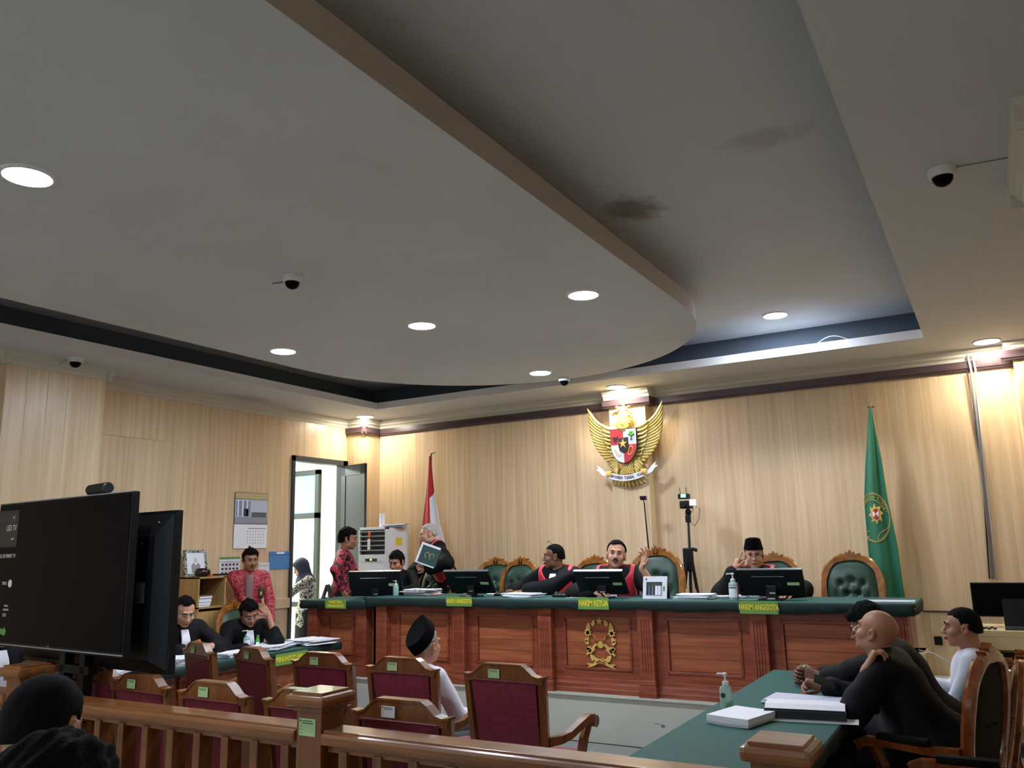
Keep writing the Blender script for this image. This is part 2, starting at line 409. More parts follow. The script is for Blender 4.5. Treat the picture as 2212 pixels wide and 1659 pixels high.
# ceilings
TX0, TX1, TY0, TY1 = -6.872, -.38, -1.2, 8.35
ce = MB()
ce.box(-8, TX0, -3.7, YB+.1, ZC, ZC+.02).box(TX1, 1.3, -3.7, YB+.1, ZC, ZC+.02)
ce.box(TX0, TX1, TY1, YB+.1, ZC, ZC+.02).box(TX0, TX1, -3.7, TY0, ZC, ZC+.02)
ce = struct(ce.build('ceiling', M_ceillow))
lip = MB()
lh = .085
zl = ZC+.0008; lip.box(TX0-.018, TX0+.0008, TY0, TY1+.018, zl, ZC+lh).box(TX1-.0008, TX1+.018, TY0, TY1+.018, zl, ZC+lh).box(TX0, TX1, TY1-.0008, TY1+.018, zl, ZC+lh).box(TX0, TX1, TY0-.018, TY0+.0008, zl, ZC+lh)
lip.build('lip', M_lip, ce)
MB().box(TX0-.45, TX1+.45, TY0-.45, TY1+.45, ZU, ZU+.02).build('upper_ceiling', M_ceilup, ce)
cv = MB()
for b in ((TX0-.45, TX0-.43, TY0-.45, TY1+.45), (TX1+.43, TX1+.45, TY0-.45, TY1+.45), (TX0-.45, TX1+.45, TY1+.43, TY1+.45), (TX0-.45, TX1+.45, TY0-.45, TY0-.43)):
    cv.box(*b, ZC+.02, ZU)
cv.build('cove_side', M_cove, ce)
# floating rounded panel
def stadium(cx, hw, y0, ycen, r, n=40):
    pts = [(cx-hw, y0), (cx+hw, y0)]
    for k in range(n+1):
        a = math.pi*k/n; pts.append((cx+hw*math.cos(a), ycen+r*math.sin(a)))
    return pts
pn = MB(); pn.prism(stadium(-3.915, 2.0, -.6, 6.05, 2.02), ZC, ZC+.145, 'z')
pn.mi = [0, 0]+[1]*(len(pn.f)-2); pn = pn.build('ceiling_panel', [M_ceil, M_panelside], ce, smooth=30)
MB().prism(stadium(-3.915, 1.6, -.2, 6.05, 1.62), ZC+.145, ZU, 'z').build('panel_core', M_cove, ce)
# ceiling stains (wear with a shape of its own)
M_stain = noisy('water_stain', '#7d6a55', '#b0a899', (1, 1, 1), 9, 4, .85, .35, .62)
def blob(cx, cy, z, rx, ry, seed, parent, n=26):
    random.seed(seed); pts = [(cx+rx*(1+random.uniform(-.25, .2))*math.cos(6.283*k/n), cy+ry*(1+random.uniform(-.25, .2))*math.sin(6.283*k/n)) for k in range(n)]
    return MB().prism(pts, z-.0012, z, 'z').build('stain', M_stain, parent)
# cable loop in the cove
tag(MB().tube([(-1.33+.3*t, 8.365-.02*math.sin(t*3), 3.60+.055*math.sin(math.pi*t)) for t in [i/14 for i in range(15)]], .004, 6).build('cable', M_wplastic, smooth=True), 'thin white cable looping over the lip of the ceiling recess', 'cable')

# ---------------- door and corridor
d1 = struct(MB().box(XL-.1, XL+.03, 7.79, 7.84, 0, 2.94).box(XL-.1, XL+.03, 8.76, 8.85, 0, 2.94).box(XL-.1, XL+.03, 7.79, 8.85, 2.87, 2.94).build('door_1', M_door))
leaf = thing('leaf', None, None, (XL+.03, 8.74, 0), 0); leaf.parent = d1
LW = .53; ang = math.radians(-13)
def leafpt(mb): return mb.at(0, 0, 0, ang)
lf = leafpt(MB())
for z0, z1 in ((0, .22), (1.12, 1.26), (1.74, 1.86), (2.72, 2.86)): lf.box(0, LW, -.02, .02, z0, z1)
lf.box(0, .09, -.02, .02, 0, 2.86).box(LW-.1, LW, -.02, .02, 0, 2.86)
lf.build('leaf_frame', M_door, leaf)
lp = leafpt(MB())
for z0, z1 in ((.22, 1.12), (1.26, 1.74), (1.86, 2.72)):
    lp.box(.09, LW-.1, -.012, .012, z0, z1)
lp.build('leaf_panel', M_doorpanel, leaf)
leafpt(MB()).box(LW-.05, LW-.01, -.035, -.02, 1.0, 1.2).tube([(LW-.03, -.06, 1.16), (LW-.09, -.06, 1.16)], .009).tube([(LW-.03, -.02, 1.16), (LW-.03, -.06, 1.16)], .008).build('handle', M_silver, leaf)
co = MB()
co.box(-10.6, XL-.14, 9.42, 9.5, 0, 3.3).box(-10.7, -10.6, 6.4, 9.5, 0, 3.3).box(-10.6, XL-.14, 6.35, 6.45, 0, 3.3).box(-10.6, XL-.14, 6.4, 9.5, -.05, 0).box(-10.6, XL-.14, 6.4, 9.5, 3.25, 3.3)
struct(co.build('wall_corridor', M_white))
w1 = MB()
wx0, wx1 = -9.95, -8.82
for b in ((wx1-.07, wx1, .9, 2.93), (wx0, wx0+.06, .9, 2.93), (wx0, wx1, 2.86, 2.93), (wx0, wx1, 2.2, 2.28), (wx0, wx1, .9, .97)): w1.box(b[0], b[1], 9.36, 9.42, b[2], b[3])
w1 = struct(w1.build('window_1', M_door))
MB().box(wx0+.06, wx1-.07, 9.39, 9.41, 2.28, 2.86).build('pane', M_frost, w1)
MB().box(wx0+.06, wx1-.07, 9.39, 9.41, .97, 2.2).build('pane', M_pane, w1)
def area(name, loc, size, power, col=(1, 1, 1), rot=(0, 0, 0)):
    l = bpy.data.lights.new(name, 'AREA'); l.energy = power; l.size = size; l.color = col
    o = bpy.data.objects.new(name, l); C.objects.link(o); o.location = loc; o.rotation_euler = rot; return o
area('corridor_lamp', (-9.3, 8.2, 3.2), .5, 11, (.95, 1, .96))

# ---------------- downlights
def downlight(x, y, z, label, warm=False, r=.108):
    t = thing('ceiling_light', label, 'ceiling light', (x, y, z), 0, 'round ceiling downlights')
    MB().lathe([(r*.97, -.012), (r, -.004)], 32).build('diffuser', M_diffw if warm else M_diff, t, smooth=40)
    MB().lathe([(r, -.004), (r, -.014), (r+.012, -.012), (r+.018, 0)], 32, cap=False).build('ring', M_lip, t, smooth=40)
    return t
P3 = ZC
downlight(-5.471, 5.309, P3, 'round downlight in the floating panel above the webcam television, left of its row of three')
downlight(-3.91, 5.322, P3, 'middle downlight of the row of three in the floating ceiling panel')
downlight(-2.436, 5.316, P3, 'downlight nearest the straight edge of the floating ceiling panel')
downlight(-3.85, 2.042, P3, 'largest and leftmost downlight of the floating panel, at the photo edge')
downlight(-4.009, 7.57, P3, 'downlight at the rounded tip of the ceiling panel beside a dome camera')
downlight(-1.637, 8.058, ZU, 'downlight in the raised ceiling recess right of the rounded panel tip')
downlight(-3.664, 8.822, P3, 'downlight directly above the golden eagle emblem', True)
downlight(.122, 8.85, P3, 'downlight above the wall cables in the right back corner', True)
downlight(-7.36, 8.70, P3, 'glaring downlight tight against the corner pier by the door', True)
for x, y in ((-5.6, -.2), (-3.9, -2.2), (-.9, -2.4), (-6.6, -2.4)):  # unseen fill lamps, added to brighten the ceiling and room
    downlight(x, y, P3, 'unseen round downlight added behind the viewpoint as fill light')
# ------------------------------------------------------------------ judges' bench
def arc(c, r, a0, a1, n=8): return [(c[0]+r*math.cos(a0+(a1-a0)*i/n), c[1]+r*math.sin(a0+(a1-a0)*i/n)) for i in range(n+1)]
def bench(name, label, x0, x1, pil, ztop, yf=7.10, zb=.4, boards=4, first_left=True):
    t = thing(name, label, 'bench', (0, 0, 0))
    b = MB(); b.box(x0, x1, yf+.02, yf+.05, zb, ztop-.03).box(x0, x1, yf+.02, 7.66, ztop-.05, ztop-.02).box(x0, x0+.03, yf+.02, 7.62, zb, ztop-.03).box(x1-.03, x1, yf+.02, 7.62, zb, ztop-.03); b.build('carcass', M_bench, t)
    seq = sorted(pil)
    for px in seq:
        p = MB(); w2 = .07
        p.bbox(px-w2, px+w2, yf-.085, yf+.03, zb+.14, ztop-.06, .004)
        p.bbox(px-w2-.012, px+w2+.012, yf-.1, yf+.03, zb, zb+.1, .004).bbox(px-w2-.006, px+w2+.006, yf-.094, yf+.03, zb+.1, zb+.145, .01)
        for k in range(4): p.bbox(px-w2+.026+k*.0235, px-w2+.036+k*.0235, yf-.092, yf-.08, zb+.2, ztop-.14, .003)
        p.build('pilaster', M_bench, t)
    edges = [x0]+[v for px in seq for v in (px-.07, px+.07)]+[x1]
    bays = [(edges[i], edges[i+1]) for i in range(0, len(edges), 2) if edges[i+1]-edges[i] > .2]
    for a, c in bays:
        s = .095; z0, z1 = zb+.2, ztop-.14
        fr = MB()
        fr.box(a, a+s, yf-.005, yf+.03, zb+.12, ztop-.04).box(c-s, c, yf-.005, yf+.03, zb+.12, ztop-.04)
        fr.box(a+s, c-s, yf-.005, yf+.03, z1, ztop-.04).box(a+s, c-s, yf-.005, yf+.03, zb+.12, z0)
        # moulding round the field
        g = .02
        fr.bbox(a+s-.004, a+s+g, yf-.016, yf+.01, z0-.004, z1+.004, .006).bbox(c-s-g, c-s+.004, yf-.016, yf+.01, z0-.004, z1+.004, .006)
        fr.bbox(a+s, c-s, yf-.016, yf+.01, z1-g, z1+.004, .006).bbox(a+s, c-s, yf-.016, yf+.01, z0-.004, z0+g, .006)
        # base moulding
        fr.prism([(yf-.045, zb), (yf-.045, zb+.035), (yf-.035, zb+.045), (yf-.03, zb+.075), (yf-.015, zb+.09), (yf-.012, zb+.118), (yf, zb+.13), (yf+.02, zb+.13), (yf+.02, zb)], a, c, 'x')
        fr.build('frame', M_bench, t)
        hh = (z1-z0-2*g)/boards
        for k in range(boards):
            MB().cbox((a+c)/2, 0, 0, c-a-2*s-2*g-.002, .02, hh-.0025, .0025).build('board', M_benchp, t).location = (0, yf+.016, z0+g+hh*(k+.5))
    return t
bench('judges_bench', 'long mahogany judges bench with fluted pilasters and recessed panels on the podium', -5.80, -.66, [-5.69, -4.72, -3.755, -2.76, -1.78, -.73], 1.2)
bench('clerk_bench', 'shorter lower mahogany bench for the clerk at the door end of the judges bench', -6.75, -5.86, [-6.68, -5.98], 1.16, yf=7.12, boards=3)
def cloth_top(name, label, x0, x1, y0, y1, z, drop, wav=.012, group=None, seed=1, sides='fblr', th=.014):
    """cloth slab with a wavy skirt"""
    random.seed(seed); t = thing(name, label, 'tablecloth', (0, 0, 0), 0, group)
    MB().bbox(x0, x1, y0, y1, z-th, z, .006).build('cloth_top', M_cloth, t)
    vs = []; fs = []
    def skirt(p, q):
        n = max(4, int((Vector(q)-Vector(p)).length/.05)); base = len(vs); d = (Vector(q)-Vector(p)); nr = Vector((d.y, -d.x)).normalized()
        ph = random.random()*6
        for i in range(n+1):
            u = Vector(p)+d*i/n; wv = wav*(math.sin(i*.9+ph)+.5*math.sin(i*2.1+ph))
            dz = drop*(1+.09*math.sin(i*.37+ph)+.05*math.sin(i*1.3))
            vs.append((u.x, u.y, z-.004)); vs.append((u.x+nr.x*.004, u.y+nr.y*.004, z-drop*.35)); vs.append((u.x+nr.x*(.004+wv*.5), u.y+nr.y*(.004+wv*.5), z-dz))
        for i in range(n):
            a = base+3*i; fs.append((a, a+3, a+4, a+1)); fs.append((a+1, a+4, a+5, a+2))
    if 'f' in sides: skirt((x0, y0), (x1, y0))
    if 'r' in sides: skirt((x1, y0), (x1, y1))
    if 'b' in sides: skirt((x1, y1), (x0, y1))
    if 'l' in sides: skirt((x0, y1), (x0, y0))
    mb = MB().raw(vs, fs); o = mb.build('cloth_skirt', M_clothshade, t, smooth=True, fix=False)
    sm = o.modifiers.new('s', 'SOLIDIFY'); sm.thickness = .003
    return t
cloth_top('tablecloth', 'green cloth covering the whole top of the judges bench', -5.86, -.60, 6.97, 7.69, 1.215, .085)
cloth_top('tablecloth', 'green cloth on the lower clerk bench beside the door', -6.80, -5.87, 6.98, 7.69, 1.176, .08, seed=3)

def sign(x0, x1, z0, z1, y, body, label, size, sx=1.0, rz=0, x=None, second=None):
    t = thing('name_sign', label, 'sign', ((x0+x1)/2 if x is None else x, y, (z0+z1)/2), rz, 'hanging yellow-green name signs')
    W, H = x1-x0, z1-z0
    MB().box(-W/2, W/2, 0, .004, -H/2, H/2).build('sign_board', M_lime, t)
    MB().box(-W/2-.003, W/2+.003, .001, .003, -H/2-.004, H/2+.003).build('sign_backing', M_signedge, t)
    text(body, size, M_yellow, t, (0, -.001, 0), sx=sx, bold=.0022)
    return t
sign(-6.425, -6.135, 1.098, 1.184, 6.965, 'PANITERA\nPENGGANTI', 'small two-line yellow sign on the clerk bench cloth', .04, 1.05)
sign(-4.815, -4.52, 1.145, 1.232, 6.955, 'HAKIM ANGGOTA', 'HAKIM ANGGOTA sign nearest the clerk bench, below the seated judge in profile', .058, .63)
sign(-3.365, -3.07, 1.138, 1.235, 6.955, 'HAKIM KETUA', 'HAKIM KETUA sign hanging above the gold emblem of the bench', .07, .63)
sign(-1.90, -1.595, 1.125, 1.222, 6.955, 'HAKIM ANGGOTA', 'HAKIM ANGGOTA sign below the judge in the black cap', .062, .62)

# gold court emblem carved in pieces on the fourth bay
em = thing('court_emblem', 'carved gold court emblem with star, leaf wreath and ribbon on the bench front', 'emblem', (-3.225, 7.098, .815))
def plate(name, polys, parent, m=M_gold, t=.014, y=0, sm=False):
    b = MB()
    for p in polys: b.prism(p, y-t, y, 'y')
    return b.build(name, m, parent)
def starp(cx, cz, r, n=5, q=.4, rot=math.pi/2): return [(cx+(r if k % 2 == 0 else r*q)*math.cos(rot+math.pi*k/n), cz+(r if k % 2 == 0 else r*q)*math.sin(rot+math.pi*k/n)) for k in range(2*n)]
def leafp(cx, cz, L, W, a):
    pts = []
    for k in range(14):
        u = 2*math.pi*k/14; x = L/2*math.cos(u); z = W/2*math.sin(u)*(1-.45*math.cos(u))
        pts.append((cx+x*math.cos(a)-z*math.sin(a), cz+x*math.sin(a)+z*math.cos(a)))
    return pts
plate('star', [starp(0, .205, .037)], em)
for s in (-1, 1):
    for cx, cz, L, W, a in ((.062, .19, .06, .035, 1.9), (.112, .155, .085, .04, 1.75), (.128, .045, .05, .035, 2.4), (.135, .02, .05, .03, .7), (.118, -.045, .06, .035, .5), (.115, -.03, .05, .03, 2.6), (.08, -.115, .07, .04, .9), (.05, -.135, .05, .03, 2.9)):
        plate('leaf', [leafp(s*cx, cz, L, W, a if s > 0 else math.pi-a)], em)
    plate('flower', [leafp(s*.118, .105, .075, .018, k*math.pi/4+.2) for k in range(4)]+[starp(s*.118, .105, .02, 6, .7)], em, t=.018)
    plate('bolt', [[(s*.085, .09), (s*.045, .068), (s*.058, .062), (s*.02, .04), (s*.052, .052), (s*.04, .06)]], em)
    plate('scroll', [[(s*.03, -.0), (s*.13, -.095), (s*.145, -.085), (s*.05, .012)], [(s*.05, -.04), (s*.1, -.085), (s*.11, -.08), (s*.06, -.03)]], em)
    plate('ribbon_end', [[(s*.035, -.165), (s*.07, -.185), (s*.14, -.205), (s*.115, -.185), (s*.145, -.165), (s*.08, -.165), (s*.055, -.15)]], em, t=.016)
MB().tube([(-.085+.17*k/20, -.012, -.135+.008*math.sin(k*.9)) for k in range(21)], .006, 6).build('wave', M_gold, em, smooth=True)
MB().tube([(-.085+.17*k/20, -.012, -.125-.008*math.sin(k*.9)) for k in range(21)], .004, 6).build('wave', M_gold, em, smooth=True)
MB().lathe([(.002, 0), (.024, 0), (.03, .006), (.028, .012), (.002, .016)], 20).build('disc', M_gold, em, smooth=True).rotation_euler = (math.pi/2, 0, 0)
plate('ribbon', [[(-.055, -.178), (-.03, -.165), (.03, -.165), (.055, -.178), (.05, -.153), (.03, -.145), (-.03, -.145), (-.05, -.153)]], em, m=M_benchp, t=.01)
text('HAKIM', .022, M_gold, em, (0, -.0115, -.157), ex=.002)

# ------------------------------------------------------------------ balustrade
bal = thing('balustrade', 'waist-high teak balustrade with square balusters across the courtroom', 'railing', (0, 2.9, 0))
nx = [(-4.965, 1.1), (-2.69, 1.1), (-.69, 1.07)]
for (x, h) in nx:
    b = MB().bbox(x-.072, x+.072, -.072, .072, 0, h-.06, .006).bbox(x-.085, x+.085, -.085, .085, h-.085, h-.06, .006)
    b.build('newel_post', M_teakv, bal)
    b = MB().bbox(x-.112, x+.112, -.112, .112, h-.062, h-.012, .018).bbox(x-.088, x+.088, -.088, .088, h-.016, h, .003)
    b.build('post_cap', M_teak, bal)
segs = [(-7.8, -5.04), (-4.89, -2.765), (-2.615, -.765), (-.615, 1.08)]
for a, c in segs:
    ra = MB().bbox(a, c, -.085, .085, .885, .937, .016).bbox(a+(.0 if a > -7 else 0), c, -.062, .062, .93, .945, .003).box(a, c, -.03, .03, .85, .89)
    ra.build('hand_rail', M_teak, bal)
    MB().bbox(a, c, -.035, .035, .08, .16, .005).build('bottom_rail', M_teak, bal)
    n = max(2, round((c-a)/.19)); st = (c-a)/n
    for k in range(n):
        if a < -7 and k < n-4: continue
        MB().bbox(-.024, .024, -.042, .042, .16, .86, .004).build('baluster', M_teakv, bal).location = (a+st*(k+.5), 0, 0)
# sticker on the middle newel
def sticker(x, y, z, wd, ht, parent=None, rz=0, m=None, rows=3, qr=True, tilt=0):
    t = thing('label_sticker', None, None, (x, y, z), rz, None) if parent is not None else None
    t.parent = parent; t.rotation_euler = (tilt, 0, rz)
    MB().box(-wd/2, wd/2, -.0015, 0, -ht/2, ht/2).build('sticker_sheet', m or M_sticker, t)
    b = MB()
    b.box(-wd*.28, wd*.3, -.002, -.0015, ht*.33, ht*.38).box(-wd*.34, wd*.36, -.002, -.0015, ht*.2, ht*.25)
    for r_ in range(rows): b.box(-wd*.44, -wd*.3, -.002, -.0015, ht*(.05-.2*r_), ht*(.075-.2*r_))
    b.lathe([(wd*.06, 0), (wd*.06, .0004)], 12, c=(0, 0, 0)) if 0 else None
    b.prism([(-wd*.4+wd*.05*math.cos(k), ht*.36+wd*.05*math.sin(k)) for k in (0, .8, 1.6, 2.4, 3.1, 3.9, 4.7, 5.5)], -.002, -.0015, 'y')
    b.build('print', M_inkgreen, t)
    return t
st_ = sticker(-2.697, -.073, .952, .096, .072, bal)

# ------------------------------------------------------------------ maroon court chairs (face +Y)
def court_chair(label):
    t = thing('court_chair', label, 'chair', (0, 0, 0), 0, 'maroon teak armchairs facing the bench')
    W = .262
    def post(s):
        return MB().bar([(s*.215, .06, 0), (s*.222, .02, .25), (s*.228, .0, .46), (s*.243, -.03, .75), (s*.25, -.055, .965)], .045, .05)
    for s in (-1, 1): post(s).build('back_post', M_teakv, t)
    # crest rail with shoulders and raised middle
    top = [(-.275, .97), (-.235, .965), (-.2, .975), (-.155, 1.012), (-.125, 1.03), (.125, 1.03), (.155, 1.012), (.2, .975), (.235, .965), (.275, .97)]
    poly = top+[(.262, .93), (-.262, .93)]
    b = MB(); b.prism([(x, z) for x, z in poly], -.083, -.035, 'y')
    b.prism([(x*1.005, z+.004) for x, z in top]+[(x*1.005, z-.006) for x, z in top[::-1]], -.088, -.03, 'y')
    b.build('crest_rail', M_teakv, t)
    # upholstered back, rear and front
    vs = []; fs = []; n = 10; mth = 8
    for i in range(n+1):
        for j in range(mth+1):
            v = i/n; u = j/mth*2-1; z = .42+.52*v; yb = .02-.083*v
            hw = .2+.018*v
            bul = .02*(1-abs(u)**4)*(1-abs(2*v-1)**6)
            vs.append((u*hw, yb-.018-bul*.5, z))
    for i in range(n):
        for j in range(mth): a = i*(mth+1)+j; fs.append((a, a+1, a+mth+2, a+mth+1))
    nb = len(vs); vs2 = [(x, y+.05+.0, z) for x, y, z in vs]; vs += vs2
    fs += [tuple(nb+k for k in f[::-1]) for f in fs]
    rim = [i*(mth+1) for i in range(n+1)]+[n*(mth+1)+j for j in range(1, mth+1)]+[i*(mth+1)+mth for i in range(n-1, -1, -1)]+[j for j in range(mth-1, 0, -1)]
    for k in range(len(rim)): a, c = rim[k], rim[(k+1) % len(rim)]; fs.append((a, c, c+nb, a+nb))
    MB().raw(vs, fs).build('backrest', M_maroon, t, smooth=True)
    pip = MB(); pip.tube([(-.217, -.086, .938)]+[(-.217+.434*k/8, -.089-.002*(k % 2), .940) for k in range(1, 8)]+[(.217, -.086, .938)], .005, 5); pip.build('piping', M_maroon, t, smooth=True)
    MB().bbox(-.24, .24, .03, .5, .405, .475, .025).build('seat', M_pink, t, smooth=True)
    MB().box(-.23, .23, .03, .49, .35, .41).build('seat_frame', M_teakv, t)
    for s in (-1, 1):
        x0 = s*.245; x1 = s*.30
        b = MB(); b.bar([(x0, -.01, .615), (s*.262, .1, .607), (s*.275, .2, .615), (s*.286, .3, .645), (s*.297, .4, .675), (s*.3, .46, .665)], [.045]*4+[.052, .05], [.05, .045, .042, .042, .046, .05])
        b.tube([(s*.273, .47, .648), (s*.327, .47, .648)], .036, 12)
        b.build('armrest', M_teakv, t, smooth=40)
        MB().bar([(s*.29, .425, .645), (s*.28, .385, .57), (s*.262, .385, .49), (s*.25, .42, .4), (s*.245, .455, .36)], .04, [.05, .045, .045, .055, .06]).build('arm_support', M_teakv, t)
        MB().bar([(s*.23, .46, .4), (s*.23, .465, .2), (s*.23, .47, 0)], .045, [.05, .042, .036]).build('leg', M_teakv, t)
    return t
cc = court_chair('x')
CH = [(-5.42, 4.56, -.32, 'maroon chair standing skewed in the back row, beside the standing screen'), (-4.72, 4.46, -.3, 'skewed maroon chair in front of the prosecutors sign'),
      (-4.03, 4.42, -.04, 'square-set maroon chair behind the middle newel post'), (-3.35, 4.4, 0, 'maroon chair occupied by the man in the black cap'),
      (-2.585, 4.38, -.02, 'empty maroon chair nearest the green lawyers table, right armrest in full view'),
      (-2.44, 3.22, 0, 'maroon chair against the rail with a white label on its crest'), (-3.06, 3.25, 0, 'maroon chair against the rail hidden behind the middle newel post'),
      (-3.715, 3.25, -.03, 'maroon chair against the rail left of the middle newel post'), (-4.36, 3.28, -.05, 'maroon chair under the corner of the rear television'),
      (-4.98, 3.4, .0, 'maroon chair mostly hidden behind the television stand'), (-5.62, 3.42, 0, 'maroon chair behind the far left newel post')]
for i, (x, y, rz, lb) in enumerate(CH):
    o = place_copy(cc, (x, y, 0), rz, lb, None, i == 0)
    CH[i] = o
for i, o in enumerate(CH):
    if i == 9: continue
    sticker(-.055, -.0885, .978, .078, .05, o, 0, M_stickw if i == 5 else None, rows=2)

# ------------------------------------------------------------------ green tufted carved armchairs (face -Y)
def outline(a, w=.255, h=.33, zc=.84):
    """rounded arch, narrowing to the bottom"""
    c, s = math.cos(a), math.sin(a); p = 2.7
    x = w*math.copysign(abs(c)**(2/p), c); z = h*math.copysign(abs(s)**(2/p), s)
    x *= 1-.10*max(0, -z/h)
    return x, zc+z
def judge_chair(label, wood, hi=0, leather=None, name='carved_armchair', group='green tufted carved armchairs'):
    t = thing(name, label, 'chair', (0, 0, 0), 0, group); leather = leather or M_leather
    zc = .80+hi
    n = 48; lean = .16
    def yy(z): return .23+(z-.45)*lean
    fr = MB(); path = []
    for k in range(n+1):
        a = 2*math.pi*k/n; x, z = outline(a, zc=zc); path.append((x, yy(z), z))
    vs = []; fs = []
    prof = [(-.026, -.028), (-.03, .0), (-.02, .024), (.012, .028), (.03, .016), (.034, -.01), (.02, -.03)]
    for k in range(n):
        a = 2*math.pi*k/n; x, z = outline(a, zc=zc); x2, z2 = outline(a+.02, zc=zc); tx, tz = x2-x, z2-z; L = math.hypot(tx, tz) or 1; nx_, nz_ = tz/L, -tx/L
        wob = 1+.12*math.sin(a*8)*(z > zc)
        for u, v in prof: vs.append((x+nx_*u*wob, yy(z)+v, z+nz_*u*wob))
    m_ = len(prof)
    for k in range(n):
        for j in range(m_): fs.append((k*m_+j, k*m_+(j+1) % m_, ((k+1) % n)*m_+(j+1) % m_, ((k+1) % n)*m_+j))
    MB().raw(vs, fs).build('back_frame', wood, t, smooth=True)
    # carved crest: shell and leaf scrolls
    b = MB(); zt = zc+.33
    for k, (dx, dz, L, W, an) in enumerate([(0, .035, .1, .05, 1.57), (-.05, .022, .11, .035, 2.6), (.05, .022, .11, .035, .54), (-.11, .004, .09, .03, 2.95), (.11, .004, .09, .03, .19), (-.03, .045, .05, .025, 2.1), (.03, .045, .05, .025, 1.04)]):
        b.prism(leafp(dx, zt+dz-.012, L, W, an), yy(zt)-.03, yy(zt)+.018, 'y')
    b.build('crest_carving', wood, t, smooth=20)
    # tufted pad front + plain rear
    def pad(sgn, tuft, nm):
        R = 14; A = 48; vs = [(0, 0, 0)]; vs = []; fs = []
        btn = [(-.1, .09), (0, .12), (.1, .09), (-.15, -.03), (-.052, .0), (.052, .0), (.15, -.03), (-.1, -.12), (0, -.1), (.1, -.12), (-.05, -.2), (.05, -.2)]
        for i in range(R+1):
            q = max(.02, i/R)
            for k in range(A):
                a = 2*math.pi*k/A; x, z = outline(a, .235, .31, 0); x *= q; z *= q
                d = .045*(1-q**4)
                if tuft:
                    for bx, bz in btn: d -= .032*math.exp(-((x-bx)**2+(z-bz)**2)/.0007)
                    for bx, bz in btn:
                        for ex, ez in btn:
                            if (bx, bz) < (ex, ez) and math.hypot(bx-ex, bz-ez) < .14:
                                tt = max(0, min(1, ((x-bx)*(ex-bx)+(z-bz)*(ez-bz))/((ex-bx)**2+(ez-bz)**2))); dd = math.hypot(x-bx-tt*(ex-bx), z-bz-tt*(ez-bz)); d -= .009*math.exp(-(dd/.012)**2)
                vs.append((x, yy(z+zc)+sgn*(.002+d), z+zc))
        for i in range(R):
            for k in range(A): fs.append((i*A+k, i*A+(k+1) % A, (i+1)*A+(k+1) % A, (i+1)*A+k))
        fs.append(tuple(range(A)))
        MB().raw(vs, fs).build(nm, leather, t, smooth='all')
    pad(-1, True, 'backrest'); pad(.35, False, 'back_panel')
    MB().bbox(-.26, .26, -.26, .23, .40, .50, .035).build('seat', leather, t, smooth=True)
    MB().bbox(-.27, .27, -.27, .24, .33, .41, .012).build('seat_frame', wood, t)
    for s in (-1, 1):
        MB().bar([(s*.275, .24, .66), (s*.285, .1, .655), (s*.29, -.1, .665), (s*.29, -.22, .66), (s*.29, -.27, .635)], [.05, .05, .055, .06, .06], [.045, .04, .04, .045, .05]).build('armrest', wood, t)
        MB().bbox(s*.288-.032, s*.288+.032, -.16, .1, .672, .71, .014).build('arm_pad', leather, t, smooth=True)
        MB().bar([(s*.285, -.19, .65), (s*.275, -.15, .55), (s*.265, -.2, .42), (s*.26, -.23, .36)], .045, .05).build('arm_support', wood, t)
        MB().bar([(s*.22, -.24, .36), (s*.235, -.26, .25), (s*.22, -.24, .1), (s*.23, -.27, 0)], [.06, .055, .04, .05], [.06, .055, .04, .05]).build('leg', wood, t)
        MB().bar([(s*.22, .22, .4), (s*.22, .25, .2), (s*.22, .3, 0)], .045, .045).build('leg', wood, t)
        MB().bar([(s*.235, .215, .36), (s*.24, .235, .5), (s*.24, .26, .62)], .05, .045).build('back_post', wood, t)
    return t
jc = judge_chair('x', M_carve)
PZ = .398
for i, (x, y, rz, lb) in enumerate([(-6.05, 8.22, 0, 'carved green chair beside the clerk, partly behind the white-haired judge'), (-5.21, 8.3, .1, 'carved green chair behind the second bench monitor, the left one of two side by side'),
        (-4.83, 8.12, -.1, 'carved green chair with a gooseneck microphone in front, left of the seated judge in profile'), (-3.9, 8.2, 0, 'carved green chair between the profile judge and the presiding judge'),
        (-1.25, 8.25, 0, 'empty carved green chair beside the green flag')]):
    place_copy(jc, (x, y, PZ), rz, lb, None, i == 0)
place_copy(jc, (-3.12, 8.08, PZ), .05, 'taller carved green chair of the presiding judge', None)
for c_ in C.objects:
    if c_.get('label', '').startswith('taller carved'): c_.scale = (1.06, 1, 1.07)
place_copy(jc, (-4.02, 8.55, PZ), 0, 'carved green chair of the judge sitting in profile', None) if 0 else None
place_copy(jc, (-1.98, 8.3, PZ), 0, 'carved green chair hidden behind the judge in the black cap', None)
# prosecutors' side (face +X)
for x, y, rz, lb in [(-7.0, 4.95, math.pi/2, 'carved green chair of the prosecutor behind the screen edge'), (-6.98, 5.72, math.pi/2+.1, 'carved green chair between the two seated prosecutors'), (-7.02, 6.55, math.pi/2+.1, 'empty carved green chair at the door end of the prosecutors table')]:
    place_copy(jc, (x, y, 0), rz, lb, None)
# defence side (face -X)
jd = judge_chair('carved brown chair turned with its dark leather back to the viewer, right of the lawyers', M_carvedark, -.04, M_leatherdark, 'carved_armchair')
place_copy(jd, (-.43, 5.12, 0), -math.pi/2-.30, 'carved brown chair of the bald lawyer, its dark back towards the viewer', None, True)
place_copy(jd, (-.36, 5.82, 0), -math.pi/2-.1, 'carved brown chair of the young lawyer, hidden by the bald lawyer', None).scale = (1, 1, .86)
place_copy(jd, (-.22, 4.22, 0), -math.pi/2-.02, 'empty carved brown chair at the photo edge, only its near armrest in view', None)
place_copy(jd, (-.30, 6.42, 0), -math.pi/2, 'carved brown chair of the man in the white shirt', None).scale = (1, 1, .84)

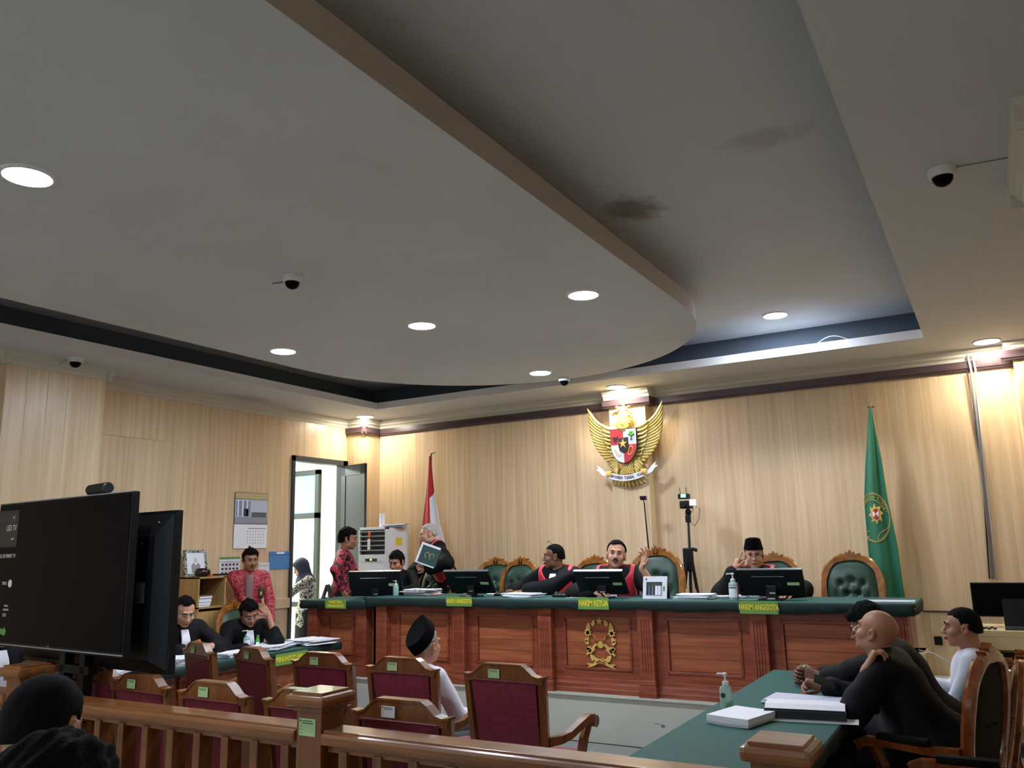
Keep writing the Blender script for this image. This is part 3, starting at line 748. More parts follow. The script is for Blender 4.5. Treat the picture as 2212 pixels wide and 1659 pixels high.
# ------------------------------------------------------------------ side tables
def side_table(name, label, x0, x1, y0, y1, ztop, front):
    t = thing(name, label, 'table', (0, 0, 0))
    MB().bbox(x0+.03, x1-.03, y0+.03, y1-.03, ztop-.05, ztop-.015, .005).build('table_top', M_bench, t)
    xf = x1-.1 if front > 0 else x0+.1
    b = MB().box(min(xf, xf-front*.03), max(xf, xf-front*.03), y0+.1, y1-.1, .05, ztop-.05)
    b.build('front_panel', M_bench, t)
    n = 4
    for k in range(n):
        yk = y0+.12+(y1-y0-.24)*k/(n-1); p = MB(); p.bbox(xf-.005*front if front > 0 else xf-.03, xf+.03 if front > 0 else xf+.005, yk-.06, yk+.06, 0, ztop-.05, .004)
        for q in range(4):
            yq = yk-.036+q*.024; xx = xf+front*.032
            p.bbox(min(xx-.006, xx+.006), max(xx-.006, xx+.006), yq-.005, yq+.005, .1, ztop-.12, .002)
        p.build('pilaster', M_bench, t)
    for k in range(n-1):
        ya = y0+.12+(y1-y0-.24)*k/(n-1)+.1; yb_ = y0+.12+(y1-y0-.24)*(k+1)/(n-1)-.1
        MB().bbox(min(xf, xf+front*.014), max(xf, xf+front*.014), ya, yb_, .15, ztop-.13, .005).build('board', M_benchp, t)
    for yk in (y0+.08, y1-.08):
        MB().box(x0+.1, x1-.1, yk-.015, yk+.015, .02, ztop-.05).build('end_panel', M_bench, t)
    return t
side_table('prosecutors_table', 'long mahogany prosecutors table along the door wall', -6.64, -6.12, 4.05, 6.78, .76, 1)
cloth_top('tablecloth', 'green cloth on the prosecutors table piled with papers', -6.66, -6.07, 4.0, 6.84, .772, .075, seed=5)
side_table('lawyers_table', 'long mahogany lawyers table in front of the seated robed lawyers', -1.5, -.85, 3.4, 6.4, .76, -1)
cloth_top('tablecloth', 'green cloth on the lawyers table in the near corner', -1.545, -.81, 3.33, 6.44, .772, .07, seed=8)
ps = sign(0, .42, 0, .10, 6.12, 'PENUNTUT UMUM', 'PENUNTUT UMUM sign on the edge of the prosecutors table', .062, .78, math.pi/2-.0, x=-6.045)
ps.location = (-6.04, 6.1, .70)
# ------------------------------------------------------------------ figures: smooth distance fields turned into closed surfaces
def surfnet(F, org, h):
    ins = F < 0
    c = np.zeros(tuple(n-1 for n in F.shape), np.int8)
    for a in (0, 1):
        for b in (0, 1):
            for d in (0, 1): c += ins[a:F.shape[0]-1+a, b:F.shape[1]-1+b, d:F.shape[2]-1+d]
    mask = (c > 0) & (c < 8)
    I, J, K = np.nonzero(mask)
    if len(I) == 0: return np.zeros((0, 3)), np.zeros((0, 4), int)
    idx = -np.ones(mask.shape, np.int64); idx[I, J, K] = np.arange(len(I))
    acc = np.zeros((len(I), 3)); cnt = np.zeros(len(I))
    E = []
    for ax in range(3):
        for u in (0, 1):
            for v in (0, 1):
                o = [0, 0, 0]; oth = [q for q in range(3) if q != ax]; o[oth[0]] = u; o[oth[1]] = v; E.append((ax, o))
    for ax, o in E:
        a = F[I+o[0], J+o[1], K+o[2]]; o2 = list(o); o2[ax] += 1
        b = F[I+o2[0], J+o2[1], K+o2[2]]
        cr = (a < 0) != (b < 0); t = np.where(cr, a/np.where(cr, a-b, 1), 0)
        p = np.tile(np.array(o, float), (len(I), 1)); p[:, ax] += t
        acc += p*cr[:, None]; cnt += cr
    V = (np.stack([I, J, K], 1)+acc/cnt[:, None])*h+np.array(org)
    Q = []
    for ax in range(3):
        a = ins; n = list(F.shape)
        s0 = [slice(1, -1)]*3; s0[ax] = slice(0, -1); s1 = list(s0); s1[ax] = slice(1, None)
        A = ins[tuple(s0)]; B = ins[tuple(s1)]
        w = np.nonzero(A != B)
        base = np.stack(w, 1).astype(np.int64)
        oth = [q for q in range(3) if q != ax]
        for q in oth: base[:, q] += 1
        sgn = A[w]
        def g(du, dv):
            p = base.copy(); p[:, oth[0]] -= du; p[:, oth[1]] -= dv; return idx[p[:, 0], p[:, 1], p[:, 2]]
        q = np.stack([g(1, 1), g(0, 1), g(0, 0), g(1, 0)], 1)
        flip = sgn if ax != 1 else ~sgn
        q[~flip] = q[~flip][:, ::-1]
        Q.append(q[(q >= 0).all(1)])
    return V, np.concatenate(Q)
class SDF:
    def __init__(s, lo, hi, h):
        s.h = h; s.lo = np.array(lo, float)-2*h; n = np.ceil((np.array(hi)+2*h-s.lo)/h).astype(int)+1
        s.n = n; s.F = np.full(tuple(n), 1.0, np.float32)
        s.ax = [s.lo[i]+h*np.arange(n[i]) for i in range(3)]
    def sub(s, lo, hi):
        sl = []
        for i in range(3):
            a = int(max(0, math.floor((lo[i]-s.lo[i])/s.h))); b = int(min(s.n[i], math.ceil((hi[i]-s.lo[i])/s.h)+1))
            if b <= a: return None, None
            sl.append(slice(a, b))
        return tuple(sl), np.stack(np.meshgrid(*[s.ax[i][sl[i]] for i in range(3)], indexing='ij'), -1)
    def put(s, sl, d, k, op='u'):
        f = s.F[sl]
        if op == 'u':
            if k > 0:
                hh = np.clip(.5+.5*(d-f)/k, 0, 1); r = f*hh+d*(1-hh)-k*hh*(1-hh)
                # d far away keeps f
                s.F[sl] = r
            else: s.F[sl] = np.minimum(f, d)
        elif op == 's':
            hh = np.clip(.5-.5*(f+d)/k, 0, 1); s.F[sl] = f*(1-hh)-d*hh+k*hh*(1-hh)
    def cap(s, a, b, ra, rb, k=.02, op='u', fl=1, nrm=None):
        a = np.array(a, float); b = np.array(b, float); R = max(ra, rb)+k+.03
        sl, P = s.sub(np.minimum(a, b)-R, np.maximum(a, b)+R)
        if sl is None: return s
        ab = b-a; L = max(1e-9, (ab**2).sum()); pa = P-a
        t = np.clip((pa@ab)/L, 0, 1); q = pa-t[..., None]*ab
        if fl != 1 and nrm is not None:
            nn = np.array(nrm, float); nn /= np.linalg.norm(nn); q = q+(q@nn)[..., None]*nn*(fl-1)
        d = np.linalg.norm(q, axis=-1)-(ra+(rb-ra)*t); s.put(sl, d.astype(np.float32), k, op); return s
    def ell(s, c, r, M=None, k=.02, op='u'):
        c = np.array(c, float); r = np.array(r, float); R = r.max()+k+.03
        sl, P = s.sub(c-R, c+R)
        if sl is None: return s
        q = P-c
        if M is not None: q = q@np.array(M)
        k0 = np.linalg.norm(q/r, axis=-1); k1 = np.linalg.norm(q/(r*r), axis=-1)+1e-6
        d = k0*(k0-1)/k1; s.put(sl, d.astype(np.float32), k, op); return s
    def grid(s): return np.stack(np.meshgrid(*s.ax, indexing='ij'), -1)
    def wrinkle(s, amp, seed, f=22):
        rs = np.random.RandomState(seed); G = s.grid(); d = np.zeros(s.F.shape)
        for i in range(5):
            w = rs.normal(size=3); w /= np.linalg.norm(w); d += np.sin(G@w*f*rs.uniform(.6, 1.7)+rs.uniform(0, 6)+1.2*np.sin(G@rs.normal(size=3)*9))
        s.F = s.F+(d*amp/3).astype(np.float32); return s
    def mesh(s): return surfnet(s.F, s.lo, s.h)
def join_mesh(name, parts, m, parent, smooth=True):
    V = []; Q = []; n = 0
    for v, q in parts: V.append(v); Q.append(q+n); n += len(v)
    V = np.concatenate(V); Q = np.concatenate(Q)
    me = bpy.data.meshes.new(name); me.vertices.add(len(V)); me.vertices.foreach_set('co', V.astype(np.float32).ravel())
    me.loops.add(len(Q)*4); me.loops.foreach_set('vertex_index', Q.astype(np.int32).ravel())
    me.polygons.add(len(Q)); me.polygons.foreach_set('loop_start', np.arange(0, len(Q)*4, 4, dtype=np.int32))
    me.polygons.foreach_set('use_smooth', np.ones(len(Q), bool)); me.update(calc_edges=True); me.validate()
    me.materials.append(m); o = bpy.data.objects.new(name, me); C.objects.link(o); o.parent = parent; return o
def R3(rx=0, ry=0, rz=0): return np.array(Euler((rx, ry, rz)).to_matrix())
def ik(a, b, l1, l2, hint):
    a = np.array(a, float); b = np.array(b, float); d = b-a; L = np.linalg.norm(d); L2 = min(L, (l1+l2)*.998); d = d/L
    b = a+d*L2; x = (l1*l1-l2*l2+L2*L2)/(2*L2); hgt = math.sqrt(max(0, l1*l1-x*x))
    hn = np.array(hint, float); hn = hn-(hn@d)*d; hn /= np.linalg.norm(hn)+1e-9
    return a+d*x+hn*hgt, b
def hand_parts(S, wrist, d, n, side, curl=(.5, .5, .5, .5), thumb=.5, sc=1.0):
    """wrist, finger direction d, palm normal n; side +1 when the thumb is on n x d"""
    d = np.array(d, float); d /= np.linalg.norm(d); n = np.array(n, float); n = n-(n@d)*d; n /= np.linalg.norm(n); l = np.cross(n, d)*side
    W = np.array(wrist, float)
    S.cap(W-d*.02*sc, W+d*.02*sc, .026*sc, .026*sc, .008, fl=1.35, nrm=n)
    for i in range(4):
        off = (.030, .010, -.010, -.029)[i]
        S.cap(W+d*.01*sc+l*off*.6*sc, W+(d*.088-d*abs(off)*.15+l*off)*sc, .015*sc, .0125*sc, .009)
    for i in range(4):
        off = (.031, .0105, -.0105, -.030)[i]; Ls = (.04, .045, .042, .033)[i]; p = W+(d*.085-d*abs(off)*.2+l*off)*sc; a = 0; r = (.0095, .0098, .0094, .0082)[i]*sc
        for j, sg in enumerate((Ls, Ls*.66, Ls*.52)):
            a += curl[i]*(1.1, 1.35, .8)[j]; dr = d*math.cos(a)+n*math.sin(a)+l*off*.9*(1-min(1, curl[i])); dr /= np.linalg.norm(dr)
            q = p+dr*sg*sc; S.cap(p, q, r, r*.92, .003); p = q; r *= .93
    p = W+(d*.022+l*.022+n*.004)*sc
    a1 = d*.62+l*.75+n*.25*thumb; a1 /= np.linalg.norm(a1); q = p+a1*.042*sc; S.cap(p, q, .0155*sc, .0125*sc, .008)
    a2 = d*.85+l*(.45-.5*thumb)+n*.5*thumb; a2 /= np.linalg.norm(a2); q2 = q+a2*.03*sc; S.cap(q, q2, .0115*sc, .0105*sc, .003)
    a3 = d*.9+l*(.2-.5*thumb)+n*.5*thumb; a3 /= np.linalg.norm(a3); S.cap(q2, q2+a3*.024*sc, .0103*sc, .0085*sc, .003)
HAIRS = {  # hairline front z, temple y, nape z, thickness, top lift
    'short': (.066, -.012, -.036, .011, .012), 'receding': (.085, .0, -.055, .009, .008), 'crop': (.07, -.005, -.03, .005, .004),
    'full': (.058, -.018, -.045, .016, .022), 'bun': (.062, -.03, -.09, .012, .01), 'sidecut': (.06, -.01, -.035, .012, .02), 'fringe': (.045, -.02, -.07, .017, .02)}
def person(label, head_at, floor_z, rz, lean=.1, side=0, twist=0, head=(0, 0, 0), wr=None, wl_=None, er=(-.6, .6, -.6), el=(.6, .6, -.6), seated=True, skin=None, hair='short', hairm=None,
           outfit='shirt', om=None, tm=None, handR=None, handL=None, glasses=None, cap=None, moustache=False, sc=1.0, seed=1, group=None, legs=True, fat=1.0, knees=None, sleeve=1.0, slen=(.82, .82)):
    skin = skin or M_skin; hairm = hairm or M_hair
    rt = thing('person', label, 'person', (0, 0, 0), rz, group)
    T = R3(lean, side, 0)@R3(0, 0, twist)          # torso frame: z up the spine, -y forward   (lean>0 tips forward)
    Hh = R3(0, 0, head[1])@R3(head[0], head[2], 0)
    hip = np.array([0, 0, 0.])
    def tp(x, y, z): return hip+T@np.array([x, y, z])*sc
    neck = tp(0, -.005, .53); hc = neck+Hh@np.array([0, -.025, .1])*sc
    # place the root so that the head centre is where it should be
    rotz = R3(0, 0, rz)
    hipz = head_at[2]-floor_z-hc[2]
    rt.location = (head_at[0]-(rotz@hc)[0], head_at[1]-(rotz@hc)[1], floor_z)
    o = np.array([0, 0, hipz]); hip = o
    neck = neck+o; hc = hc+o
    def hp(x, y, z): return hc+Hh@np.array([x, y, z])*sc
    # arms
    sr, sl_ = tp(-.168, .005, .45), tp(.168, .005, .45)
    def loc_(W): return rotz.T@(np.array(W, float)-np.array(rt.location))
    wr = loc_(wr) if wr is not None else tp(-.24, -.16, .04); wl_ = loc_(wl_) if wl_ is not None else tp(.24, -.16, .04)
    e_r, wr = ik(sr, wr, .285*sc, .25*sc, er); e_l, wl_ = ik(sl_, wl_, .285*sc, .25*sc, el)
    # legs
    hr, hl = tp(-.09, 0, .0), tp(.09, 0, 0)
    if seated:
        kz = min(hipz+.02, .52*sc); k_ = knees or .43
        kr, kl = np.array([-.13, -k_*sc, kz]), np.array([.13, -k_*sc, kz]); fr_, fl_ = np.array([-.13, -(k_-.02)*sc, .07]), np.array([.14, -(k_+.03)*sc, .07])
    else:
        kr, kl = np.array([-.1, -.01, hipz*.52]), np.array([.1, -.015, hipz*.52]); fr_, fl_ = np.array([-.11, .03, .07]), np.array([.11, .02, .07])
    ptsA = np.array([hr, hl, kr, kl, fr_, fl_, sr, sl_, e_r, e_l, wr, wl_, hc]); lo, hi = ptsA.min(0)-.2, ptsA.max(0)+.2
    lo[2] = max(lo[2], -.02)
    def torso(S, g=0, k=.04):
        S.ell(tp(0, 0, .02), np.array([.15*fat+g, .11*fat+g, .11+g])*sc, T, k); S.ell(tp(0, -.01, .17), np.array([.138*fat+g, .108*fat+g, .15+g])*sc, T, k)
        S.ell(tp(0, 0, .34), np.array([.15*fat+g, .108+g, .16+g])*sc, T, k); S.cap(tp(-.135, .01, .445), tp(.135, .01, .445), (.056+g)*sc, (.056+g)*sc, k)
    # body
    S = SDF(lo, hi, .016*sc)
    torso(S, -.012)
    for s_, e, w_ in ((sr, e_r, wr), (sl_, e_l, wl_)):
        S.cap(s_, e, .048*sc, .038*sc, .03); S.cap(e, w_, .038*sc, .027*sc, .02)
    if legs:
        for h_, k_, f_ in ((hr, kr, fr_), (hl, kl, fl_)):
            S.cap(h_, k_, .078*sc, .052*sc, .03); S.cap(k_, f_, .05*sc, .036*sc, .02); S.cap(f_-np.array([0, -.03, .02]), f_+np.array([0, -.12, -.035]), .036, .03, .02)
    S.cap(tp(0, .01, .45), hp(0, .03, -.05), .056*sc, .052*sc, .03)
    parts = [S.mesh()]
    # head
    HS = SDF(hc-.165*sc, hc+.165*sc, .0052*sc)
    def he(c, r, k=.012, op='u'): HS.ell(hp(*c), np.array(r)*sc, Hh, k*sc, op)
    def hcp(a, b, ra, rb, k=.01, op='u'): HS.cap(hp(*a), hp(*b), ra*sc, rb*sc, k*sc, op)
    he((0, .014, .03), (.075, .094, .086)); he((0, -.03, -.04), (.062, .06, .074), .02); he((0, -.060, -.097), (.026, .022, .018), .02)
    for s in (-1, 1):
        he((s*.038, -.052, -.030), (.026, .028, .026), .016); he((s*.05, -.005, -.07), (.016, .035, .025), .02)
    hcp((-.032, -.078, .024), (.032, -.078, .024), .011, .011, .014)
    for s in (-1, 1): he((s*.032, -.101, .006), (.0155, .015, .010), .008, 's')
    hcp((0, -.086, .008), (0, -.108, -.03), .0075, .0125, .008)
    for s in (-1, 1): he((s*.012, -.099, -.034), (.0095, .011, .0085), .006)
    he((0, -.090, -.058), (.024, .011, .0065), .006); he((0, -.088, -.071), (.021, .011, .0065), .006); hcp((-.02, -.101, -.0645), (.02, -.101, -.0645), .0028, .0028, .003, 's')
    for s in (-1, 1):
        he((s*.079, .012, -.008), (.011, .02, .032), .005); he((s*.088, .008, -.004), (.007, .011, .019), .004, 's'); he((s*.081, .004, -.034), (.008, .009, .01), .004)
    hcp((0, .03, -.05), (0, .05, -.15), .054, .056, .03)
    parts.append(HS.mesh())
    for W, E_, hs, s in ((wr, e_r, handR, 1), (wl_, e_l, handL, -1)):
        if hs == 'none': continue
        hs = hs or {}; d = np.array(hs.get('d', (W-E_)/np.linalg.norm(W-E_))); nrm = hs.get('n', (0, 0, -1))
        hS = SDF(W-.21*sc, W+.21*sc, .0048); hand_parts(hS, W+d/np.linalg.norm(d)*.01, d, nrm, s*hs.get('s', 1), hs.get('curl', (.35, .4, .45, .5)), hs.get('thumb', .5), sc*.98)
        hS.cap(E_+(W-E_)*.55, W, .030*sc, .025*sc, .01)
        parts.append(hS.mesh())
    join_mesh('body', parts, skin, rt)
    # eyes, brows, lips
    H4 = Matrix(Hh.tolist()).to_4x4(); H4 = Matrix.Translation(Vector(hc)) @ H4 @ Matrix.Scale(sc, 4)
    b = MB(); b.m = H4
    for s in (-1, 1):
        b = MB(); b.m = H4; b.ball((s*.031, -.0795, .004), (.013, .0098, .0055), 12, 8); b.build('eye', M_eyew, rt, smooth='all')
        b = MB(); b.m = H4
        b.ball((s*.031, -.0862, .0045), (.0056, .0042, .0050), 10, 6)
        b.tube([(s*.016, -.0905, .008), (s*.024, -.0935, .0125), (s*.034, -.093, .0125), (s*.046, -.086, .007)], .0019, 6)
        b.build('iris', M_eye, rt, smooth='all')
        b = MB(); b.m = H4; b.tube([(s*.013, -.0935, .023), (s*.03, -.0935, .0285), (s*.05, -.080, .022)], [.003, .0036, .002], 6)
        b.build('eyebrow', hairm, rt, smooth='all')
    b = MB(); b.m = H4
    b.tube([(-.023, -.0935, -.0645), (-.010, -.1005, -.0615), (0, -.1015, -.063), (.010, -.1005, -.0615), (.023, -.0935, -.0645)], [.0015, .0034, .003, .0034, .0015], 6)
    b.tube([(-.02, -.094, -.066), (0, -.1, -.0705), (.02, -.094, -.066)], [.0015, .0045, .0015], 6); b.build('lips', M_lip2, rt, smooth='all')
    if moustache:
        b = MB(); b.m = H4
        for s in (-1, 1): b.tube([(0, -.1075, -.049), (s*.014, -.105, -.0515), (s*.028, -.094, -.058)], [.0045, .0055, .002] if moustache > 1 else [.002, .003, .001], 6)
        b.build('moustache', hairm, rt, smooth='all')
    if hair:
        zf, yt, zn, th, up = HAIRS[hair]
        G_ = SDF(hc-.16*sc, hc+.17*sc, .0058*sc)
        G_.ell(hp(0, .014, .03+up*.5), np.array([.075+th, .094+th, .086+th*.6+up*.5])*sc, Hh, .01)
        G_.ell(hp(0, .032, -.012), np.array([.069+th, .078+th, .074])*sc, Hh, .02)
        if hair == 'bun': G_.ell(hp(0, .11, -.02), np.array([.035, .035, .04])*sc, Hh, .02); G_.ell(hp(0, .06, -.04), np.array([.06, .05, .06])*sc, Hh, .02)
        if hair in ('full', 'sidecut', 'short', 'fringe'): G_.ell(hp(.015, -.045, .088), np.array([.05, .04, .025])*sc, Hh, .025)
        L = (G_.grid()-hc)@Hh/sc
        y, z, x = L[..., 1], L[..., 2], np.abs(L[..., 0])
        sb = .004; zf_ = zf+.010*np.sin(L[..., 0]*60)*.5; line = np.where(y < yt-.018, zf_-.5*np.maximum(0, x-.05), np.where(y < yt, zf_+(sb+.02-zf)*(y-yt+.018)/.018, sb-.02))
        line = np.where(y > .004, np.where(y < .034, .030, zn+.55*np.maximum(0, .075-y)), line)
        D_ = (line-z)*.8*sc
        nz_ = min(1, th/.011)**2*.0026*(np.sin(L@np.array([210, 150, 90.]))+np.sin(L@np.array([90, 40, 70.]))+np.sin(L@np.array([-60, 110, 30.])))
        G_.F = np.maximum(G_.F+nz_.astype(np.float32), D_.astype(np.float32))
        join_mesh('hair', [G_.mesh()], hairm, rt)
    if cap:
        b = MB(); b.m = H4 @ Matrix.Translation((0, .012+cap.get('y', 0), .052+cap.get('z', 0))) @ Euler((cap.get('tilt', .0), 0, 0)).to_matrix().to_4x4()
        hgt = cap.get('h', .1); q = .93
        n = 32; vs = []; fs = []
        rows = [(1.0, 0), (1.0, .004), (.985, .03), (.955, hgt*.7), (q, hgt-.003), (q-.03, hgt), (.6, hgt-.004)]
        for f_, z in rows:
            for k in range(n):
                a = 2*math.pi*k/n; pinch = 1-.18*(z/hgt)*abs(math.cos(a))**2 if f_ > .5 else 1
                if cap.get('lens'): pinch = abs(math.cos(a))**.35*(1-.12*z/hgt)
                vs.append((.086*f_*math.cos(a)*pinch, .106*cap.get('long', 1)*f_*math.sin(a), z+.006*math.cos(2*a)*(z > .02)*(-1)))
        for i in range(len(rows)-1):
            for k in range(n): fs.append((i*n+k, i*n+(k+1) % n, (i+1)*n+(k+1) % n, (i+1)*n+k))
        fs.append(tuple((len(rows)-1)*n+k for k in range(n)))
        b.raw(vs, fs); b.build('black_cap', M_peci, rt, smooth=35)
    if glasses:
        b = MB(); b.m = H4 @ Matrix.Translation((0, .03 if isinstance(glasses, tuple) and glasses[1] > .05 else 0, glasses[1] if isinstance(glasses, tuple) else 0)) @ Euler((glasses[2] if isinstance(glasses, tuple) else 0, 0, 0)).to_matrix().to_4x4()
        for s in (-1, 1):
            b.tube([(s*.033+.0235*math.cos(a), -.106, .0+.0205*math.sin(a)) for a in [k*math.pi/10 for k in range(21)]], .0014, 6)
            b.tube([(s*.056, -.104, .005), (s*.074, -.06, .006), (s*.08, .005, .004)], .0014, 6)
        b.tube([(-.01, -.107, .004), (0, -.109, .006), (.01, -.107, .004)], .0014, 6)
        b.build('glasses', M_dgrey if (glasses if isinstance(glasses, str) else glasses[0]) == 'dark' else M_silver, rt, smooth='all')
    # ---- clothes
    def sleeves(S, g, rw, k=.03, upto=1.0):
        for s_, e, w_ in ((sr, e_r, wr), (sl_, e_l, wl_)):
            S.cap(s_, e, (.050+g)*sc, (.043+g)*sc, k); S.cap(e, e+(w_-e)*upto, (.045+g)*sc, rw*sc, k*.8)
    def trousers(m_, g=.02, skirt=False, nm='trousers'):
        S = SDF(lo, hi, .015*sc)
        S.ell(tp(0, 0, .02), np.array([.15*fat+g, .11*fat+g, .11+g])*sc, T, .03)
        for h_, k_, f_ in ((hr, kr, fr_), (hl, kl, fl_)):
            S.cap(h_, k_, .085*sc+g*.5, .062*sc+g*.5, .03); S.cap(k_, f_+np.array([0, 0, .0]), .06*sc+g*.4, .052*sc+g*.4, .03)
        if skirt: S.cap(hip, (kr+kl)/2, .17, .17, .04); S.cap((kr+kl)/2, (fr_+fl_)/2, .17, .19, .04)
        Z = S.grid()[..., 2]; S.F = np.maximum(S.F, (.05-Z).astype(np.float32)); join_mesh(nm, [S.mesh()], m_, rt)
    if outfit in ('robe', 'judge', 'prosecutor'):
        S = SDF(lo-.06, hi+.06, .0125*sc); torso(S, .032, .05)
        ff = .115*sleeve
        for s_, e, w_ in ((sr, e_r, wr), (sl_, e_l, wl_)):
            S.cap(s_, e, .070*sc, .062*sc*sleeve**.5, .035); cv_ = slen[0] if s_ is sr else slen[1]; dn = e+(w_-e)*cv_; S.cap(e, dn, .060*sc*sleeve**.5, .054*sc*sleeve, .03)
            S.cap(e+np.array([0, 0, -.02]), dn+np.array([0, .01, -.035*sleeve]), .045*sc, .04*sc*sleeve, .04)
        S.cap(tp(0, .02, .44), tp(0, .012, .495), .085*sc, .062*sc, .03)
        if seated:
            S.cap(hip, (kr+kl)/2, .19*sc, .16*sc, .06); S.cap((kr+kl)/2, np.array([0, (kr+kl)[1]/2+.02, .2]), .16, .17, .05)
        else: S.cap(hip, np.array([0, .02, .3]), .16*sc, .2*sc, .05)
        S.wrinkle(.010, seed, 26)
        Lt = (S.grid()-hip)@T/sc
        # opening at the neck
        Ln = np.linalg.norm(S.grid()-tp(0, -.02, .56), axis=-1)
        S.F = np.maximum(S.F, (.06*sc-Ln).astype(np.float32)); 
        join_mesh('robe', [S.mesh()], M_robe, rt)
        if outfit == 'judge':
            Q_ = SDF(tp(0, 0, .3)-.33, tp(0, 0, .3)+.33, .009*sc); torso(Q_, .043, .05); Q_.cap(tp(0, .02, .44), tp(0, .012, .48), .093*sc, .072*sc, .03); Q_.wrinkle(.004, seed)
            L_ = (Q_.grid()-hip)@T/sc; x = np.abs(L_[..., 0]); y = L_[..., 1]; z = L_[..., 2]
            vcut = .035+.10*np.clip((z-.36)/.14, 0, 1)*(y < .02)
            reg = np.maximum.reduce([vcut-x, x-.172, z-.60, y-.085, -z-.02])
            Q_.F = np.maximum(Q_.F, (reg*sc).astype(np.float32))
            join_mesh('red_facing', [Q_.mesh()], M_robered, rt)
        if outfit in ('judge', 'prosecutor'):
            vs = []; fs = []; n = 14; m_ = 8
            for i in range(n+1):
                v = i/n
                for j in range(m_+1):
                    u = j/m_*2-1; wd = .030+.022*v
                    x = u*wd; y = (-.176 if outfit == 'judge' else -.160)-.014*math.sin(v*3.1)-.005*math.cos(u*14) - (.0 if v > .12 else .0); z = .485-.30*v
                    if v < .25: y += (.25-v)*.22
                    vs.append(tuple(tp(x, y, z)))
            for i in range(n):
                for j in range(m_): a = i*(m_+1)+j; fs.append((a, a+1, a+m_+2, a+m_+1))
            o_ = MB().raw(vs, fs).build('white_bib', M_bib, rt, smooth='all', fix=False); md = o_.modifiers.new('s', 'SOLIDIFY'); md.thickness = .012; md.offset = 0
        S = SDF(tp(0, 0, .5)-.13, tp(0, 0, .5)+.13, .007); S.cap(tp(0, .012, .468), tp(0, .005, .502), .070*sc, .064*sc, .01)
        Ln = (S.grid()-hip)@T/sc; S.F = np.maximum(S.F, np.abs(Ln[..., 2]-.49).astype(np.float32)-.024)
        join_mesh('collar', [S.mesh()], M_bib if outfit != 'robe' else M_shirtw, rt)
        trousers(tm or M_trous, .0)
    else:
        S = SDF(lo-.04, hi+.04, .0125*sc); torso(S, .014, .035); sleeves(S, .010, .040, .025, .93)
        S.cap(tp(0, .015, .45), tp(0, .008, .478), .078*sc, .062*sc, .02)
        if not seated: S.cap(tp(0, 0, .0), hip+np.array([0, 0, -.10]), .158*sc*fat, .168*sc*fat, .04)
        if outfit == 'tunic': S.cap(hip, np.array([0, .01, .45]), .17*sc, .2*sc, .05)
        S.wrinkle(.0055, seed, 26)
        Lt = (S.grid()-hip)@T/sc
        cut = .10 if outfit != 'tunic' else .6
        low = (-cut-Lt[..., 2]) if outfit != 'tunic' else (.42-S.grid()[..., 2])
        arm = np.minimum(np.linalg.norm(S.grid()-wr, axis=-1), np.linalg.norm(S.grid()-wl_, axis=-1))
        low = np.where(arm < .22, -1, low)
        Ln = np.linalg.norm(S.grid()-tp(0, -.03, .545), axis=-1)
        S.F = np.maximum.reduce([S.F, low.astype(np.float32)*.9, (.055*sc-Ln).astype(np.float32)])
        join_mesh('shirt' if outfit != 'tunic' else 'tunic', [S.mesh()], om or M_shirtw, rt)
        if outfit != 'tunic':
            # collar
            S = SDF(tp(0, 0, .49)-.14, tp(0, 0, .49)+.14, .007); S.cap(tp(0, .014, .462), tp(0, .006, .50), .075*sc, .062*sc, .01)
            Ln = (S.grid()-hip)@T/sc; S.F = np.maximum(S.F, np.abs(Ln[..., 2]-.485-.12*Ln[..., 1]).astype(np.float32)-.022)
            join_mesh('collar', [S.mesh()], om or M_shirtw, rt)
        if legs: trousers(tm or M_trous, .008 if outfit != 'tunic' else .02, skirt=(outfit == 'tunic'), nm='trousers' if outfit != 'tunic' else 'skirt')
    if outfit == 'tunic':     # head scarf
        S = SDF(hc-.26, hc+.26, .0085); S.ell(hp(0, .012, .03), np.array([.092, .112, .104])*sc, Hh, .02); S.ell(hp(0, -.01, -.05), np.array([.082, .085, .09])*sc, Hh, .03)
        S.cap(hp(0, .01, -.08), tp(0, -.02, .42), .088, .13, .05); S.cap(tp(-.09, -.03, .42), tp(.09, -.03, .42), .085, .085, .05)
        S.wrinkle(.005, 5, 24)
        L = (S.grid()-hc)@Hh; face = np.sqrt((L[..., 0]/.062)**2+((L[..., 2]+.02)/.088)**2)-1
        S.F = np.maximum(S.F, np.where(L[..., 1] < -.02, -face*.06, -1).astype(np.float32))
        join_mesh('head_scarf', [S.mesh()], M_navy, rt)
    return rt, dict(hip=hip, T=T, hc=hc, Hh=Hh, wr=wr, wl=wl_, er=e_r, el=e_l, tp=tp, hp=hp)
# ------------------------------------------------------------------ the people
R_ = math.radians
